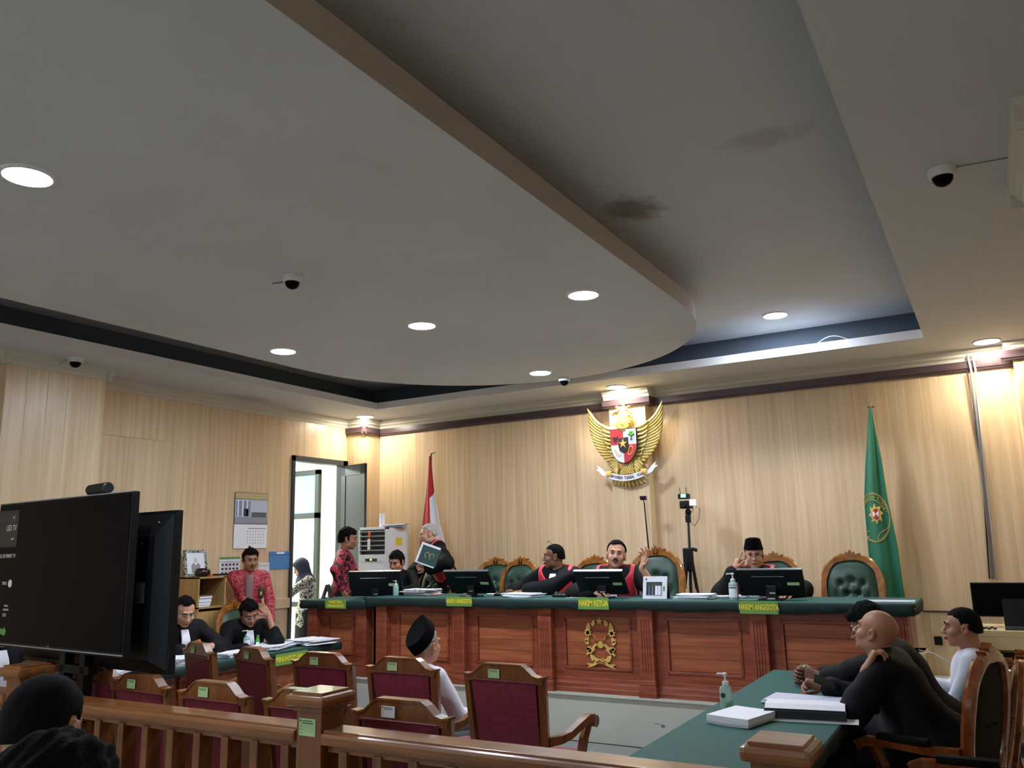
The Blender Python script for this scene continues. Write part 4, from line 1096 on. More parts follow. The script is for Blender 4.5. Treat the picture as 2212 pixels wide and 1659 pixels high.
# standing by the door
RM = person('standing man in a red batik shirt with a grey placket and black trousers, hands clasped', (-7.50, 6.87, 1.625), 0, R_(52), lean=.04, head=(.12, .22, 0), wr=(-7.28, 6.86, .93), wl_=(-7.22, 6.96, .92), er=(-1, .3, -.2), el=(1, .3, -.2),
       seated=False, skin=M_skin, hair='short', outfit='shirt', om=M_batikred, tm=M_trous, moustache=1, seed=3, sc=1.04, handR={'d': (.7, -.5, -.5), 'n': (0, 1, -.3), 'curl': (.5, .55, .6, .6)}, handL={'d': (-.7, -.5, -.5), 'n': (0, 1, -.3), 'curl': (.5, .55, .6, .6)})
def strip(P, x0, x1, z0, z1, y, m, nm, n=8, yf=None):
    rt, d = P; vs = []; fs = []
    for i in range(n+1):
        z = z0+(z1-z0)*i/n; yy = y if yf is None else yf(z)
        for x in (x0, (x0+x1)/2, x1): vs.append(tuple(d['tp'](x, yy-(.004 if x == (x0+x1)/2 else 0), z)))
    for i in range(n):
        a = 3*i; fs += [(a, a+1, a+4, a+3), (a+1, a+2, a+5, a+4)]
    o = MB().raw(vs, fs).build(nm, m, rt, smooth='all', fix=False); md = o.modifiers.new('s', 'SOLIDIFY'); md.thickness = .012; md.offset = 0; return o
yfm = lambda z: -.138-.012*math.sin(max(0, min(1, z/.45))*3.1)-(.01 if z < .05 else 0)+(max(0, z-.42))*.5-.006
strip(RM, -.042, .042, -.14, .475, -.14, M_greypl, 'placket', 12, yfm)
strip(RM, .10, .15, .22, .34, -.14, M_inkgreen, 'name_badge', 3, lambda z: -.142)
strip(RM, .115, .135, .25, .29, -.148, M_gold, 'badge_crest', 2, lambda z: -.149)
person('woman in a navy head scarf and black and white tunic standing in the doorway', (-7.97, 8.17, 1.50), 0, R_(-42), lean=.1, head=(.42, 0, 0), wr=(-8.22, 7.95, 1.18), wl_=(-8.17, 7.90, 1.20), er=(-1, .6, -.8), el=(1, .6, -.8),
       seated=False, skin=M_skinl, hair=None, outfit='tunic', om=M_batikwht, tm=M_trous, seed=4, sc=.95, handR={'curl': (.8, .8, .9, .9)}, handL={'curl': (.7, .8, .9, .9)})
person('man in a red and black batik shirt smiling towards the white-haired judge', (-7.02, 8.0, 1.845), PZ, R_(128), lean=.06, head=(.05, 0, 0), seated=False, skin=M_skin, hair='full', outfit='shirt', om=M_batikblk, seed=5, sc=1.06,
       wr=(-6.85, 7.72, 1.25), wl_=(-6.85, 8.2, 1.2), er=(-1, .3, -1), el=(1, .3, -1))
# clerk
person('woman clerk in a black jacket bent over the leftmost bench monitor', (-6.13, 7.83, 1.565), PZ, R_(8), lean=.28, head=(.32, .05, .05), skin=M_skin, hair='bun', outfit='shirt', om=M_robe, tm=M_trous, seed=6,
       wr=(-6.33, 7.55, 1.25), wl_=(-5.9, 7.55, 1.25), er=(-1, .2, -.4), el=(1, .2, -.4))
# white-haired judge bending over
person('white-haired judge standing bent forward with a dark green folder', (-6.10, 8.42, 1.885), PZ, R_(-38), lean=.42, head=(.1, -.1, 0), seated=False, skin=M_skinl, hair='crop', hairm=M_hairg, outfit='judge', seed=7, sc=1.04,
       wr=(-6.15, 8.15, 1.43), wl_=(-5.93, 8.15, 1.50), er=(-1, .3, -.5), el=(1, .4, -.6), sleeve=1.5, handL={'curl': (.9, .9, .9, .9), 'n': (-1, 0, 0)}, handR={'curl': (.8, .8, .8, .8)})
# judge in profile
person('judge in profile with glasses pushed up, hands resting on the bench', (-4.04, 7.80, 1.595), PZ, R_(6), lean=.2, head=(.0, -1.15, 0), skin=M_skind, hair='crop', outfit='judge', seed=8, sc=1.05, glasses=('dark', .075, -.75),
       wr=(-4.42, 7.56, 1.26), wl_=(-4.24, 7.50, 1.255), er=(-1, .3, -.5), el=(.8, 0, -1), sleeve=1.3, handR={'d': (.1, -1, -.1), 'curl': (.5, .6, .6, .6)}, handL={'d': (-.9, -.5, -.05), 'curl': (.15, .15, .2, .25)})
# presiding judge
person('presiding judge with a moustache leaning over the bench, one hand raised', (-3.24, 7.58, 1.603), PZ, R_(6), lean=.26, head=(-.1, .26, .12), skin=M_skinl, hair='receding', outfit='judge', seed=9, sc=1.14, knees=.33, slen=(.82, .3), moustache=2,
       wr=(-3.35, 7.3, 1.26), wl_=(-2.93, 7.45, 1.48), er=(-1, .2, -.2), el=(.5, .3, -1), sleeve=1.1, handL={'d': (.35, -.15, .9), 'n': (-.6, -.7, .3), 'curl': (.12, .12, .3, .5), 'thumb': .1})
# judge in the cap
person('judge in a black cap and glasses, forefinger against his cheek', (-1.955, 7.76, 1.575), PZ, R_(4), lean=.1, head=(.05, .16, 0), skin=M_skinl, hair='crop', outfit='judge', seed=10, sc=1.03, glasses=('dark', .0, 0), cap=dict(h=.095),
       wr=(-2.10, 7.60, 1.45), wl_=(-1.62, 7.5, 1.25), er=(-.7, -.2, -1), el=(1, .2, -.3), sleeve=1.2, handR={'d': (.35, .1, .93), 'n': (.8, .5, -.2), 'curl': (.02, 1.0, 1.05, 1.1), 'thumb': .9})
# prosecutors
person('round-faced prosecutor in a black robe reading with an orange case in his hands', (-6.60, 5.28, 1.185), 0, R_(72), lean=.22, head=(.42, .0, 0), skin=M_skinl, hair='receding', outfit='prosecutor', seed=11, sc=1.1, glasses='silver',
       wr=(-6.35, 5.12, .88), wl_=(-6.33, 5.38, .88), er=(-1, .3, -.6), el=(1, .3, -.6), handR={'d': (.7, -.7, .0), 'curl': (.7, .7, .7, .7)}, handL={'d': (-.8, -.5, .1), 'curl': (.7, .7, .7, .7)})
person('prosecutor in glasses propping his forehead on one hand', (-6.56, 6.02, 1.115), 0, R_(66), lean=.42, head=(.45, -.05, -.12), skin=M_skin, hair='short', outfit='prosecutor', seed=12, sc=1.05, glasses='silver',
       wr=(-6.35, 5.85, .80), wl_=(-6.43, 6.16, 1.08), er=(-1, .3, -.4), el=(.2, -.5, -1), slen=(.82, .35), handL={'d': (-.55, .1, .75), 'n': (0, .9, -.3), 'curl': (.35, .35, .4, .45)})
person('prosecutor in a black robe with white bib, mostly hidden by the large television', (-6.75, 3.72, 1.16), 0, R_(80), lean=.1, head=(.2, 0, 0), skin=M_skin, outfit='prosecutor', seed=13)
# defendant
person('man in a white shirt and black cap seated with his back to the viewer', (-3.45, 4.74, 1.06), 0, R_(160), lean=.05, head=(-.08, .26, 0), skin=M_skinl, hair='crop', hairm=M_hairg, outfit='shirt', om=M_shirtw, tm=M_trous, seed=14, sc=1.04, cap=dict(h=.085, tilt=-.85, z=-.002, y=.02, lens=True, long=1.22),
       wr=(-3.02, 4.93, .66), wl_=(-3.75, 5.05, .66), er=(-.1, .3, -1), el=(1, .5, -.5), handR={'curl': (.4, .4, .5, .5)})
# lawyers on the right
person('bald lawyer in a black robe leaning over the lawyers table with a phone', (-.66, 5.18, 1.185), 0, R_(-94), lean=.5, head=(-.32, -.2, 0), skin=M_skin, hair=None, outfit='robe', seed=15, sc=1.06, fat=1.1,
       wr=(-1.0, 5.40, .84), wl_=(-.70, 4.97, 1.01), er=(-.6, .3, -.9), el=(.15, 0, -1), sleeve=1.25, handR={'d': (0, -1, .1), 'curl': (.7, .8, .8, .8), 'n': (.6, 0, -.6)}, handL={'d': (-.15, .45, .85), 'n': (-.3, .85, -.4), 'curl': (.7, .8, .8, .8)}, slen=(.82, .35))
person('young lawyer with black hair looking down over the table', (-.75, 5.58, 1.175), 0, R_(-92), lean=.5, head=(.35, 0, 0), skin=M_skind, hair='sidecut', outfit='robe', seed=16, sc=1.05,
       wr=(-1.14, 5.83, .83), wl_=(-1.10, 5.74, .83), er=(-.6, .5, -.6), el=(.7, .5, -.6), handR={'d': (.2, -1, .2), 'curl': (.8, .9, .9, .9), 'n': (1, 0, 0)}, handL={'d': (-.2, -1, .2), 'curl': (.8, .9, .9, .9), 'n': (-1, 0, 0)})
person('man in a white shirt seated at the right looking towards the bench', (-.27, 6.15, 1.13), 0, R_(-88), lean=-.02, head=(-.02, .04, 0), skin=M_skin, hair='crop', outfit='shirt', om=M_shirtw, tm=M_trous, seed=17, sc=1.03,
       wr=(-.60, 6.35, .78), wl_=(-.58, 6.0, .76), er=(-.5, .5, -1), el=(.5, .5, -1), handR={'curl': (.6, .6, .6, .6)}, handL={'curl': (.6, .6, .6, .6)})
# public in the near corner
person('man with close-cropped black hair nearest the left photo edge, seen from behind', (-2.0, 1.22, 1.30), 0, R_(211), lean=.15, head=(.25, -.05, 0), skin=M_skinl, hair='crop', outfit='shirt', om=M_robe, seed=18, sc=1.04)
person('dark-haired onlooker at the bottom photo edge in front of the cropped-hair man', (-1.42, .89, 1.272), 0, R_(182), lean=.2, head=(.3, -.1, 0), skin=M_skin, hair='short', outfit='shirt', om=M_robe, seed=19, sc=1.04)
# ------------------------------------------------------------------ televisions on their stand
def tv(name, label, c, wd, ht, rz, back=False):
    t = thing(name, label, 'television', c, rz)
    MB().bbox(-wd/2, wd/2, -.016, .03, -ht/2, ht/2, .006).build('housing', M_black, t)
    if not back:
        MB().box(-wd/2+.012, wd/2-.012, -.019, -.015, -ht/2+.03, ht/2-.012).build('screen', M_blackg, t)
        MB().bbox(-wd/2, wd/2, -.022, -.012, -ht/2+.012, -ht/2+.018, .001).build('bezel_line', M_grey, t)
        MB().bbox(-wd/2+.001, wd/2, -.017, .0, ht/2-.003, ht/2+.003, .001).build('bezel_line', M_grey, t)
        MB().bbox(-.5, .5, .03, .07, -ht/2+.05, ht/2-.35, .02).build('rear_bulge', M_black, t)
    else:
        b = MB(); q = .055
        x0, x1, z0, z1 = -wd/2+.02, wd/2-.02, -ht/2+.02, ht/2-.02
        b.raw([(x0, -.016, z0), (x1, -.016, z0), (x1, -.016, z1), (x0, -.016, z1), (x0+.1, -.016-q, z0+.06), (x1-.1, -.016-q, z0+.06), (x1-.1, -.016-q, z1-.13), (x0+.1, -.016-q, z1-.13)],
              [(0, 1, 5, 4), (1, 2, 6, 5), (2, 3, 7, 6), (3, 0, 4, 7), (4, 5, 6, 7)])
        b.build('back_cover', M_black, t)
        lab = MB().box(wd/2-.275, wd/2-.195, -.0745, -.071, -.07, .05).build('rating_label', M_grey, t)
        k = MB()
        for i in range(7): k.box(wd/2-.27, wd/2-.235+.03*(i % 3)/3, -.0755, -.0745, .034-.012*i, .037-.012*i)
        k.box(wd/2-.27, wd/2-.235, -.0755, -.0745, -.057, -.048).build('print', M_ink, lab)
        s = MB()
        for x, z in ((wd/2-.12, ht/2-.07), (wd/2-.22, -.03), (wd/2-.25, ht/2-.19)): s.ball((x, -.05 if x > wd/2-.15 else -.071, z), .006, 8, 6)
        s.build('screws', M_grey, t)
    return t
t1 = tv('television', 'large flat television with dark screen facing the viewer at the left edge', (-5.165, 3.157, 1.605), 1.66, .94, -R_(5))
# on-screen and bezel print, at the screen's left part
tx = -.06
def stext(b_, s_, x, z, m, sx=1): text(b_, s_, m, t1, (x, -.0205, z), ex=.0003, sx=sx)
text('LG', .028, M_grey, t1, (.0, -.0225, -.445), ex=.0003)
MB().box(-.83, -.535, -.0202, -.019, .175, .42).build('screen_tile', M_dgrey, t1)
for b_, s_, x, z in (('LG', .028, -.60, .372), ('LED TV', .055, -.625, .30), ('smart', .022, -.60, .23), ('FULL HD SMART TV', .036, -.66, .115), ('TRIPLE', .03, -.655, -.065), ('VIRTUAL', .018, -.6, -.21), ('SURROUND', .018, -.6, -.235)):
    stext(b_, s_, x, z, M_wplastic, .8)
MB().lathe([(.001, 0), (.026, 0), (.026, .001), (.001, .001)], 20).build('screen_icon', M_wplastic, t1).matrix_local = Matrix.Translation((-.575, -.0195, -.065)) @ Matrix.Rotation(math.pi/2, 4, 'X')
stext('XD', .03, -.615, -.27, M_wplastic, 1.2)
MB().prism([(-.655, -.39), (-.59, -.40), (-.57, -.37), (-.585, -.36), (-.60, -.345), (-.61, -.36), (-.655, -.355)], -.0205, -.019, 'y').build('screen_leaf', M_leaf, t1)
tv('television', 'second television behind the first, its dark back cover towards the viewer', (-5.035, 3.348, 1.495), 1.66, .94, -R_(4), True)
sd = thing('television_stand', 'black two-column stand carrying the two back to back televisions', 'stand', (-5.04, 3.25, 0), -R_(5))
MB().bbox(-.03, .03, -.03, .03, .02, 1.9, .004).build('column', M_black, sd).location = (.12, 0, 0)
MB().bbox(-.035, .035, -.03, .03, .02, 1.9, .004).build('column', M_black, sd).location = (-.12, 0, 0)
MB().bbox(-.45, .45, -.25, .25, 0, .03, .01).build('base', M_black, sd)
MB().bbox(-.3, .3, -.025, .025, 1.55, 1.66, .004).build('bracket', M_black, sd)
MB().bbox(-.2, .2, -.03, .03, 1.0, 1.05, .004).build('bracket', M_black, sd)
wc = thing('webcam', 'black cylindrical webcam on top of the nearer television', 'webcam', (-4.745, 3.13, 2.077), -R_(12))
MB().tube([(-.15, 0, .035), (-.145, 0, .035), (.095, 0, .035), (.10, 0, .035)], [.03, .034, .034, .03], 20).build('camera_body', M_black, wc, smooth=30)
MB().tube([(.098, 0, .035), (.118, 0, .035), (.122, 0, .035)], [.033, .033, .028], 20).build('end_cap', M_dgrey, wc, smooth=30)
MB().bbox(-.03, .03, -.03, .03, .0, .012, .003).build('clip', M_black, wc)

# ------------------------------------------------------------------ the golden eagle
GX, GY, GZ = -3.645, 9.02, 2.84
ga = thing('garuda_emblem', 'large golden eagle emblem with quartered shield and ribbon on the wall pier', 'emblem', (GX, GY, GZ))
def feather(p0, p1, p2, w0, w1, y, n=9, t=.014):
    """tapered blade along a quadratic curve, ridged"""
    vs = []; fs = []
    for i in range(n+1):
        u = i/n; x = (1-u)**2*p0[0]+2*u*(1-u)*p1[0]+u*u*p2[0]; z = (1-u)**2*p0[1]+2*u*(1-u)*p1[1]+u*u*p2[1]
        dx = 2*(1-u)*(p1[0]-p0[0])+2*u*(p2[0]-p1[0]); dz = 2*(1-u)*(p1[1]-p0[1])+2*u*(p2[1]-p1[1]); L = math.hypot(dx, dz) or 1
        wd = (w0+(w1-w0)*math.sin(math.pi*min(1, u*1.15)*.5))*(1 if u < .8 else math.sqrt(max(.0, 1-((u-.8)/.2)**2))+.03)
        nx_, nz_ = -dz/L*wd/2, dx/L*wd/2
        vs += [(x+nx_, y, z+nz_), (x, y-t, z), (x-nx_, y, z-nz_)]
    for i in range(n): a = 3*i; fs += [(a, a+3, a+4, a+1), (a+1, a+4, a+5, a+2), (a, a+2, a+5, a+3)]
    return vs, fs
for s in (-1, 1):
    N = 17
    for i in range(N):
        u = i/(N-1)
        r0_ = (s*(.12+.0*u), .205-.42*u)
        # tip arc from high outer point to low inner
        tx_ = .475-.03*math.sin(u*3.1)*0-.30*max(0, u-.25)**1.5*1.05-.02*u; tz_ = .485-.235*u*3.0 if u < .0 else .485-.95*u+.20*u*u
        tx_ = .478-.36*u**2.6; 
        tip = (s*tx_, tz_); mid = (s*(.12+(tx_-.12)*(.72+.1*u)), r0_[1]-.015+(tz_-r0_[1])*(.12+.25*u))
        v_, f_ = feather(r0_, mid, tip, .03, .043, -.012-.0016*(N-i)); MB().raw(v_, f_).build('wing_feather', M_goldfeather, ga, smooth='all')
    for i in range(9):
        u = i/8; r0_ = (s*.12, .20-.36*u); tx_ = .29-.12*u**2; tz_ = .265-.42*u
        v_, f_ = feather(r0_, (s*(.12+(tx_-.12)*.7), r0_[1]-.012+(tz_-r0_[1])*.2), (s*tx_, tz_), .03, .04, -.042-.001*(9-i)); MB().raw(v_, f_).build('wing_covert', M_goldfeather, ga, smooth='all')
    # thigh and talon
    b = MB(); b.ball((s*.125, -.03, -.22), (.055, .035, .075), 14, 10); b.tube([(s*.135, -.035, -.25), (s*.175, -.045, -.29), (s*.20, -.05, -.305)], [.035, .022, .02], 8)
    for k in (-1, 0, 1, 2): b.tube([(s*(.205+.014*k), -.055, -.295), (s*(.21+.016*k), -.095, -.305), (s*(.21+.016*k), -.10, -.345), (s*(.205+.014*k), -.085, -.37)], [.012, .011, .009, .003], 6)
    b.build('talon', M_gold, ga, smooth='all')
    for k in range(5):
        v_, f_ = feather((s*.1, -.19-.02*k), (s*(.17-.01*k), -.2-.025*k), (s*(.205-.02*k), -.25-.025*k), .03, .035, -.06-.002*k); MB().raw(v_, f_).build('leg_feather', M_goldfeather, ga, smooth='all')
for k in range(9):
    a = (k-4)/4; v_, f_ = feather((.025*a, -.2), (.1*a, -.34), (.205*a+.01, -.50+.045*abs(a)), .04, .055, -.01-.003*(4-abs(k-4))); MB().raw(v_, f_).build('tail_feather', M_goldfeather, ga, smooth='all')
b = MB(); b.ball((0, -.03, .02), (.14, .05, .26), 20, 14); b.tube([(0, -.03, .17), (-.005, -.045, .28), (-.012, -.06, .36), (-.015, -.065, .40)], [.1, .075, .06, .055], 16); b.ball((-.022, -.07, .41), (.066, .05, .052), 16, 10)
b.build('body', M_goldfeather, ga, smooth='all')
b = MB(); b.tube([(-.07, -.07, .405), (-.115, -.072, .40), (-.138, -.072, .375), (-.136, -.07, .35)], [.03, .022, .013, .003], 8); b.tube([(-.07, -.07, .385), (-.11, -.07, .375)], [.014, .005], 8); b.build('beak', M_gold, ga, smooth='all')
MB().ball((-.045, -.115, .415), .008, 8, 6).build('eye', M_ink, ga)
for (x0, z0, x1, z1, x2, z2) in ((-.06, .44, -.09, .47, -.11, .462), (0, .455, .0, .49, -.03, .492), (.03, .44, .06, .465, .075, .45), (.045, .40, .08, .39, .1, .36), (.045, .36, .09, .34, .1, .31), (.045, .33, .08, .3, .085, .27), (.04, .3, .075, .27, .075, .24)):
    v_, f_ = feather((x0, z0), (x1, z1), (x2, z2), .03, .026, -.05); MB().raw(v_, f_).build('crest_feather', M_gold, ga, smooth='all')
for r_ in range(6):
    b = MB()
    for k in range(-3, 4):
        x = k*.024+(r_ % 2)*.012
        b.prism(leafp(x, -.215-.022*r_, .026, .02, -math.pi/2), -.068, -.06, 'y')
    b.build('scale_row', M_gold, ga)
    b = MB()
    for k in range(-3, 4): b.prism(leafp((k*.024+(r_ % 2)*.012)*.8, .20+.02*r_, .024, .018, -math.pi/2), -.128+.008*r_, -.10, 'y')
    b.build('neck_scale_row', M_gold, ga)
# shield
def shp(x0, x1, z0, z1):
    """clip rectangle with the shield outline"""
    pts = []; W = .158; top = .18; bot = -.21
    def half(z): return W*(1 if z > .0 else math.sqrt(max(0, 1-(z/bot)**1.9)))
    n = 16; zs = [z1-(z1-z0)*i/n for i in range(n+1)]
    R = [(min(x1, half(z)), z) for z in zs]; L = [(max(x0, -half(z)), z) for z in zs[::-1]]
    R = [(max(x0, p[0]), p[1]) for p in R]; L = [(min(x1, p[0]), p[1]) for p in L]
    return R+L
sh = [MB().prism([(x*1.05, z*1.04) for x, z in shp(-.16, .16, -.209, .18)], -.115, -.09, 'y').build('shield_rim', M_ink, ga)]
for nm, q, m in (('shield_quarter', (-.16, 0, .0, .18), M_red), ('shield_quarter', (0, .16, .0, .18), M_bib), ('shield_quarter', (-.16, 0, -.209, 0), M_bib), ('shield_quarter', (0, .16, -.209, 0), M_red)):
    MB().prism(shp(*q), -.122, -.112, 'y').build(nm, m, ga)
MB().prism([(-.06, .075), (.06, .085), (.062, -.03), (.045, -.07), (.0, -.1), (-.045, -.075), (-.058, -.03)], -.134, -.12, 'y').build('centre_shield', M_ink, ga)
MB().prism(starp(0, .01, .058, 5, .36), -.146, -.132, 'y').build('star', M_gold, ga)
b = MB()
for x, z, r in ((.1, .14, .028), (.08, .118, .022), (.12, .115, .024), (.1, .105, .02)): b.ball((x, -.126, z), (r, .008, r*.8), 10, 6)
b.build('banyan_crown', M_leaf, ga, smooth='all'); MB().prism([(.094, .1), (.106, .1), (.104, .06), (.12, .045), (.1, .052), (.082, .045), (.096, .06)], -.13, -.12, 'y').build('banyan_trunk', M_ink, ga)
b = MB(); b.prism([(-.14, .105), (-.12, .09), (-.1, .095), (-.08, .09), (-.06, .105), (-.075, .075), (-.085, .05), (-.1, .03), (-.115, .05), (-.125, .075)], -.13, -.12, 'y').build('bull_head', M_ink, ga)
MB().tube([(-.115+.05*u_, -.126, -.03-.11*u_**.7) for u_ in [k/8 for k in range(9)]], .004, 6).tube([(-.1+.06*u_, -.126, -.05-.08*u_**.7) for u_ in [k/8 for k in range(9)]], .004, 6).build('rice_and_cotton', M_gold, ga, smooth='all')
MB().tube([(.085+.028*math.cos(a)+.012*math.sin(a), -.126, -.075+.05*math.sin(a)) for a in [k*math.pi/12 for k in range(25)]], .006, 6).build('gold_chain', M_gold, ga, smooth='all')
# ribbon with motto
vs = []; fs = []; n = 24
def rib(u): x = -.25+.50*u; return x, -.385+1.0*x*x, -.085-.02*math.sin(math.pi*u)
for i in range(n+1):
    x, z, y = rib(i/n); dx = 1; dz = 2.0*x; L = math.hypot(dx, dz); nx_, nz_ = -dz/L*.034, dx/L*.034
    vs += [(x+nx_, y, z+nz_), (x-nx_, y, z-nz_), (x+nx_, y+.008, z+nz_), (x-nx_, y+.008, z-nz_)]
for i in range(n): a = 4*i; fs += [(a, a+4, a+5, a+1), (a+2, a+3, a+7, a+6), (a, a+2, a+6, a+4), (a+1, a+5, a+7, a+3)]
MB().raw(vs, fs).build('ribbon', M_bib, ga)
motto = 'BHINNEKA TUNGGAL IKA'
for k, ch in enumerate(motto):
    if ch == ' ': continue
    u = .13+.74*(k+.5)/len(motto); x, z, y = rib(u)
    text(ch, .05, M_ink, ga, (x, y-.001, z), (math.pi/2, -math.atan(2.0*x), 0), ex=.001, sx=.62, bold=.0015)
for s in (-1, 1):
    MB().prism([(s*x, z) for x, z in ((.2, -.35), (.235, -.31), (.275, -.30), (.32, -.25), (.37, -.215), (.352, -.255), (.39, -.262), (.345, -.29), (.315, -.33), (.275, -.345), (.235, -.375), (.215, -.39))], -.075, -.06, 'y').build('ribbon_end', M_bib, ga)

# ------------------------------------------------------------------ flags
def flag(name, label, xt, zt, zb, edge, yb, wave, mfun, m_, fine=40):
    t = thing(name, label, 'flag', (0, 0, 0))
    def P(u, z):
        xl, xr = edge(z); w_ = xr-xl; y = yb+wave*min(1, w_/.18)*math.sin(u*9.5+.6)*(.6+.4*u)-.02*math.sin(u*3.1)
        return (xl+w_*u, y, z)
    for nm, m, dom in mfun:
        vs = []; fs = []; n = fine; k = 28; idx = {}
        for i in range(n+1):
            z = zt-(zt-zb)*i/n; u0, u1 = dom(z)
            if u1-u0 < 1e-3: continue
            row = []
            for j in range(k+1): row.append(len(vs)); vs.append(P(u0+(u1-u0)*j/k, z))
            idx[i] = row
        for i in range(n):
            if i in idx and i+1 in idx:
                for j in range(k): fs.append((idx[i][j], idx[i][j+1], idx[i+1][j+1], idx[i+1][j]))
        o = MB().raw(vs, fs).build(nm, m, t, smooth='all', fix=False); sm = o.modifiers.new('s', 'SOLIDIFY'); sm.thickness = .004
    return t, P
def lerp_tab(tab):
    def f(z):
        for (za, a0, a1), (zb_, b0, b1) in zip(tab, tab[1:]):
            if zb_ <= z <= za: q = (za-z)/(za-zb_); return a0+(b0-a0)*q, a1+(b1-a1)*q
        return (tab[0][1], tab[0][2]) if z > tab[0][0] else (tab[-1][1], tab[-1][2])
    return f
ef = lerp_tab([(2.915, -6.437, -6.418), (2.42, -6.50, -6.355), (2.07, -6.555, -6.28), (1.8, -6.60, -6.20), (1.2, -6.66, -6.14)])
def uw(z):   # where white begins
    if z > 2.42: return 1
    return .52 if z < 2.38 else .52+.48*(z-2.38)/.04
fr_, _ = flag('national_flag', 'red and white flag furled on a staff against the corner of the back wall', 0, 2.915, 1.2, ef, 8.93, .02, [('red_cloth', M_flagred, lambda z: (0, uw(z))), ('white_cloth', M_flagwhite, lambda z: (uw(z), 1))], 0)
MB().tube([(-6.43, 8.95, PZ), (-6.43, 8.95, 2.93)], .011, 8).tube([(-6.44, 8.95, 2.95), (-6.36, 8.95, 2.962)], .006, 6).tube([(-6.43, 8.95, 2.92), (-6.42, 8.95, 2.955)], .008, 6).build('staff', M_dgrey, fr_)
eg = lerp_tab([(2.995, -.972, -.952), (2.44, -1.063, -.904), (2.07, -1.112, -.891), (1.63, -1.122, -.849), (1.16, -1.127, -.836), (.7, -1.13, -.83)])
gf, GP = flag('green_flag', 'tall green court flag with gold round emblem beside the empty green chair', 0, 2.995, .72, eg, 8.88, .024, [('green_cloth', M_flaggreen, lambda z: (0, 1))], 0)
MB().tube([(-.96, 8.93, PZ), (-.96, 8.93, 3.0)], .011, 8).bbox(-.995, -.93, 8.92, 8.94, 3.0, 3.01, .003).tube([(-.96, 8.93, 2.99), (-.955, 8.92, 2.93)], .012, 6).build('staff', M_dgrey, gf)
MB().tube([GP(1.0, z) for z in [3.0-.08*k for k in range(29)]], .0035, 5).build('gold_fringe', M_gold, gf)
MB().prism([(-.845, 1.21), (-.825, 1.26), (-.822, 1.15), (-.84, 1.14)], 8.875, 8.885, 'y').build('tassel', M_gold, gf)
def on_flag(x, z, off=.006):
    xl, xr = eg(z); u = (x-xl)/(xr-xl)
    return None if u < .0 or u > 1.0 else (x, GP(u, z)[1]-off, z)
cx_, cz_, sxq = -1.035, 1.902, .60
def ring(r, w_, nm, a0=0, a1=360, m=M_gold):
    run_ = []; segs_ = []
    for d in range(a0, a1+1, 6):
        p = on_flag(cx_+r*sxq*math.cos(R_(d)), cz_+r*math.sin(R_(d)))
        if p is None:
            if len(run_) > 1: segs_.append(run_)
            run_ = []
        else: run_.append(p)
    if len(run_) > 1: segs_.append(run_)
    b = MB()
    for s_ in segs_: b.tube(s_, w_, 5)
    if b.v: b.build(nm, m, gf, smooth='all')
ring(.238, .0035, 'emblem_ring'); ring(.226, .002, 'emblem_ring'); ring(.172, .003, 'emblem_ring', 20, 160)
word = 'PENGADILAN TINGGI'
for k, ch in enumerate(word):
    a = R_(168-156*(k+.5)/len(word)); p = on_flag(cx_+.198*sxq*math.cos(a), cz_+.198*math.sin(a), .012)
    if p and ch != ' ': text(ch, .042, M_yellow, gf, p, (math.pi/2, math.pi/2-a if False else -(a-math.pi/2), 0), ex=.001, sx=.6)
def patch(pts, nm, m, off=.008):
    """small flat figure laid on the cloth, finely cut so that it follows the folds"""
    c = (sum(p[0] for p in pts)/len(pts), sum(p[1] for p in pts)/len(pts)); vs = []; fs = []; n = len(pts)
    rings_ = [0.02, .5, 1.0]
    for q in rings_:
        for x, z in pts:
            X, Z = c[0]+(x-c[0])*q, c[1]+(z-c[1])*q; p = on_flag(X, Z, off)
            if p is None: xl, xr = eg(Z); X = min(max(X, xl+.001), xr-.001); p = on_flag(X, Z, off) or (X, 8.85, Z)
            vs.append(p)
    for i in range(len(rings_)-1):
        for k in range(n): fs.append((i*n+k, i*n+(k+1) % n, (i+1)*n+(k+1) % n, (i+1)*n+k))
    o = MB().raw(vs, fs).build(nm, m, gf, fix=False); sm = o.modifiers.new('s', 'SOLIDIFY'); sm.thickness = .002; return o
sc_ = (-1.012, 1.935)
patch([(sc_[0]+(.105 if k % 2 == 0 else .066)*.66*math.cos(k*math.pi/8+.25*(k % 2)), sc_[1]+(.105 if k % 2 == 0 else .066)*math.sin(k*math.pi/8+.25*(k % 2))) for k in range(16)], 'emblem_sun', M_gold, .008)
patch([(sc_[0]+.05*.66*math.cos(k*math.pi/8), sc_[1]+.05*math.sin(k*math.pi/8)) for k in range(16)], 'emblem_disc', M_ink, .011)
for a0, m in ((45, M_robered), (135, M_bib), (225, M_robered), (315, M_bib)):
    patch([(sc_[0], sc_[1])]+[(sc_[0]+.045*.66*math.cos(R_(a0+d)), sc_[1]+.045*math.sin(R_(a0+d))) for d in (0, 25, 45, 65, 88)], 'emblem_quarter', m, .014)
b = MB()
for pts in ([(-.905, 1.82), (-.93, 1.79), (-.985, 1.755), (-1.01, 1.72), (-1.012, 1.68)], [(-1.11, 1.765), (-1.09, 1.775)], [(-1.11, 1.72), (-1.09, 1.72)]):
    pp = [on_flag(x, z) for x, z in pts]
    pp = [p for p in pp if p]
    if len(pp) > 1: b.tube(pp, .003, 5)
b.build('emblem_ribbon', M_gold, gf)
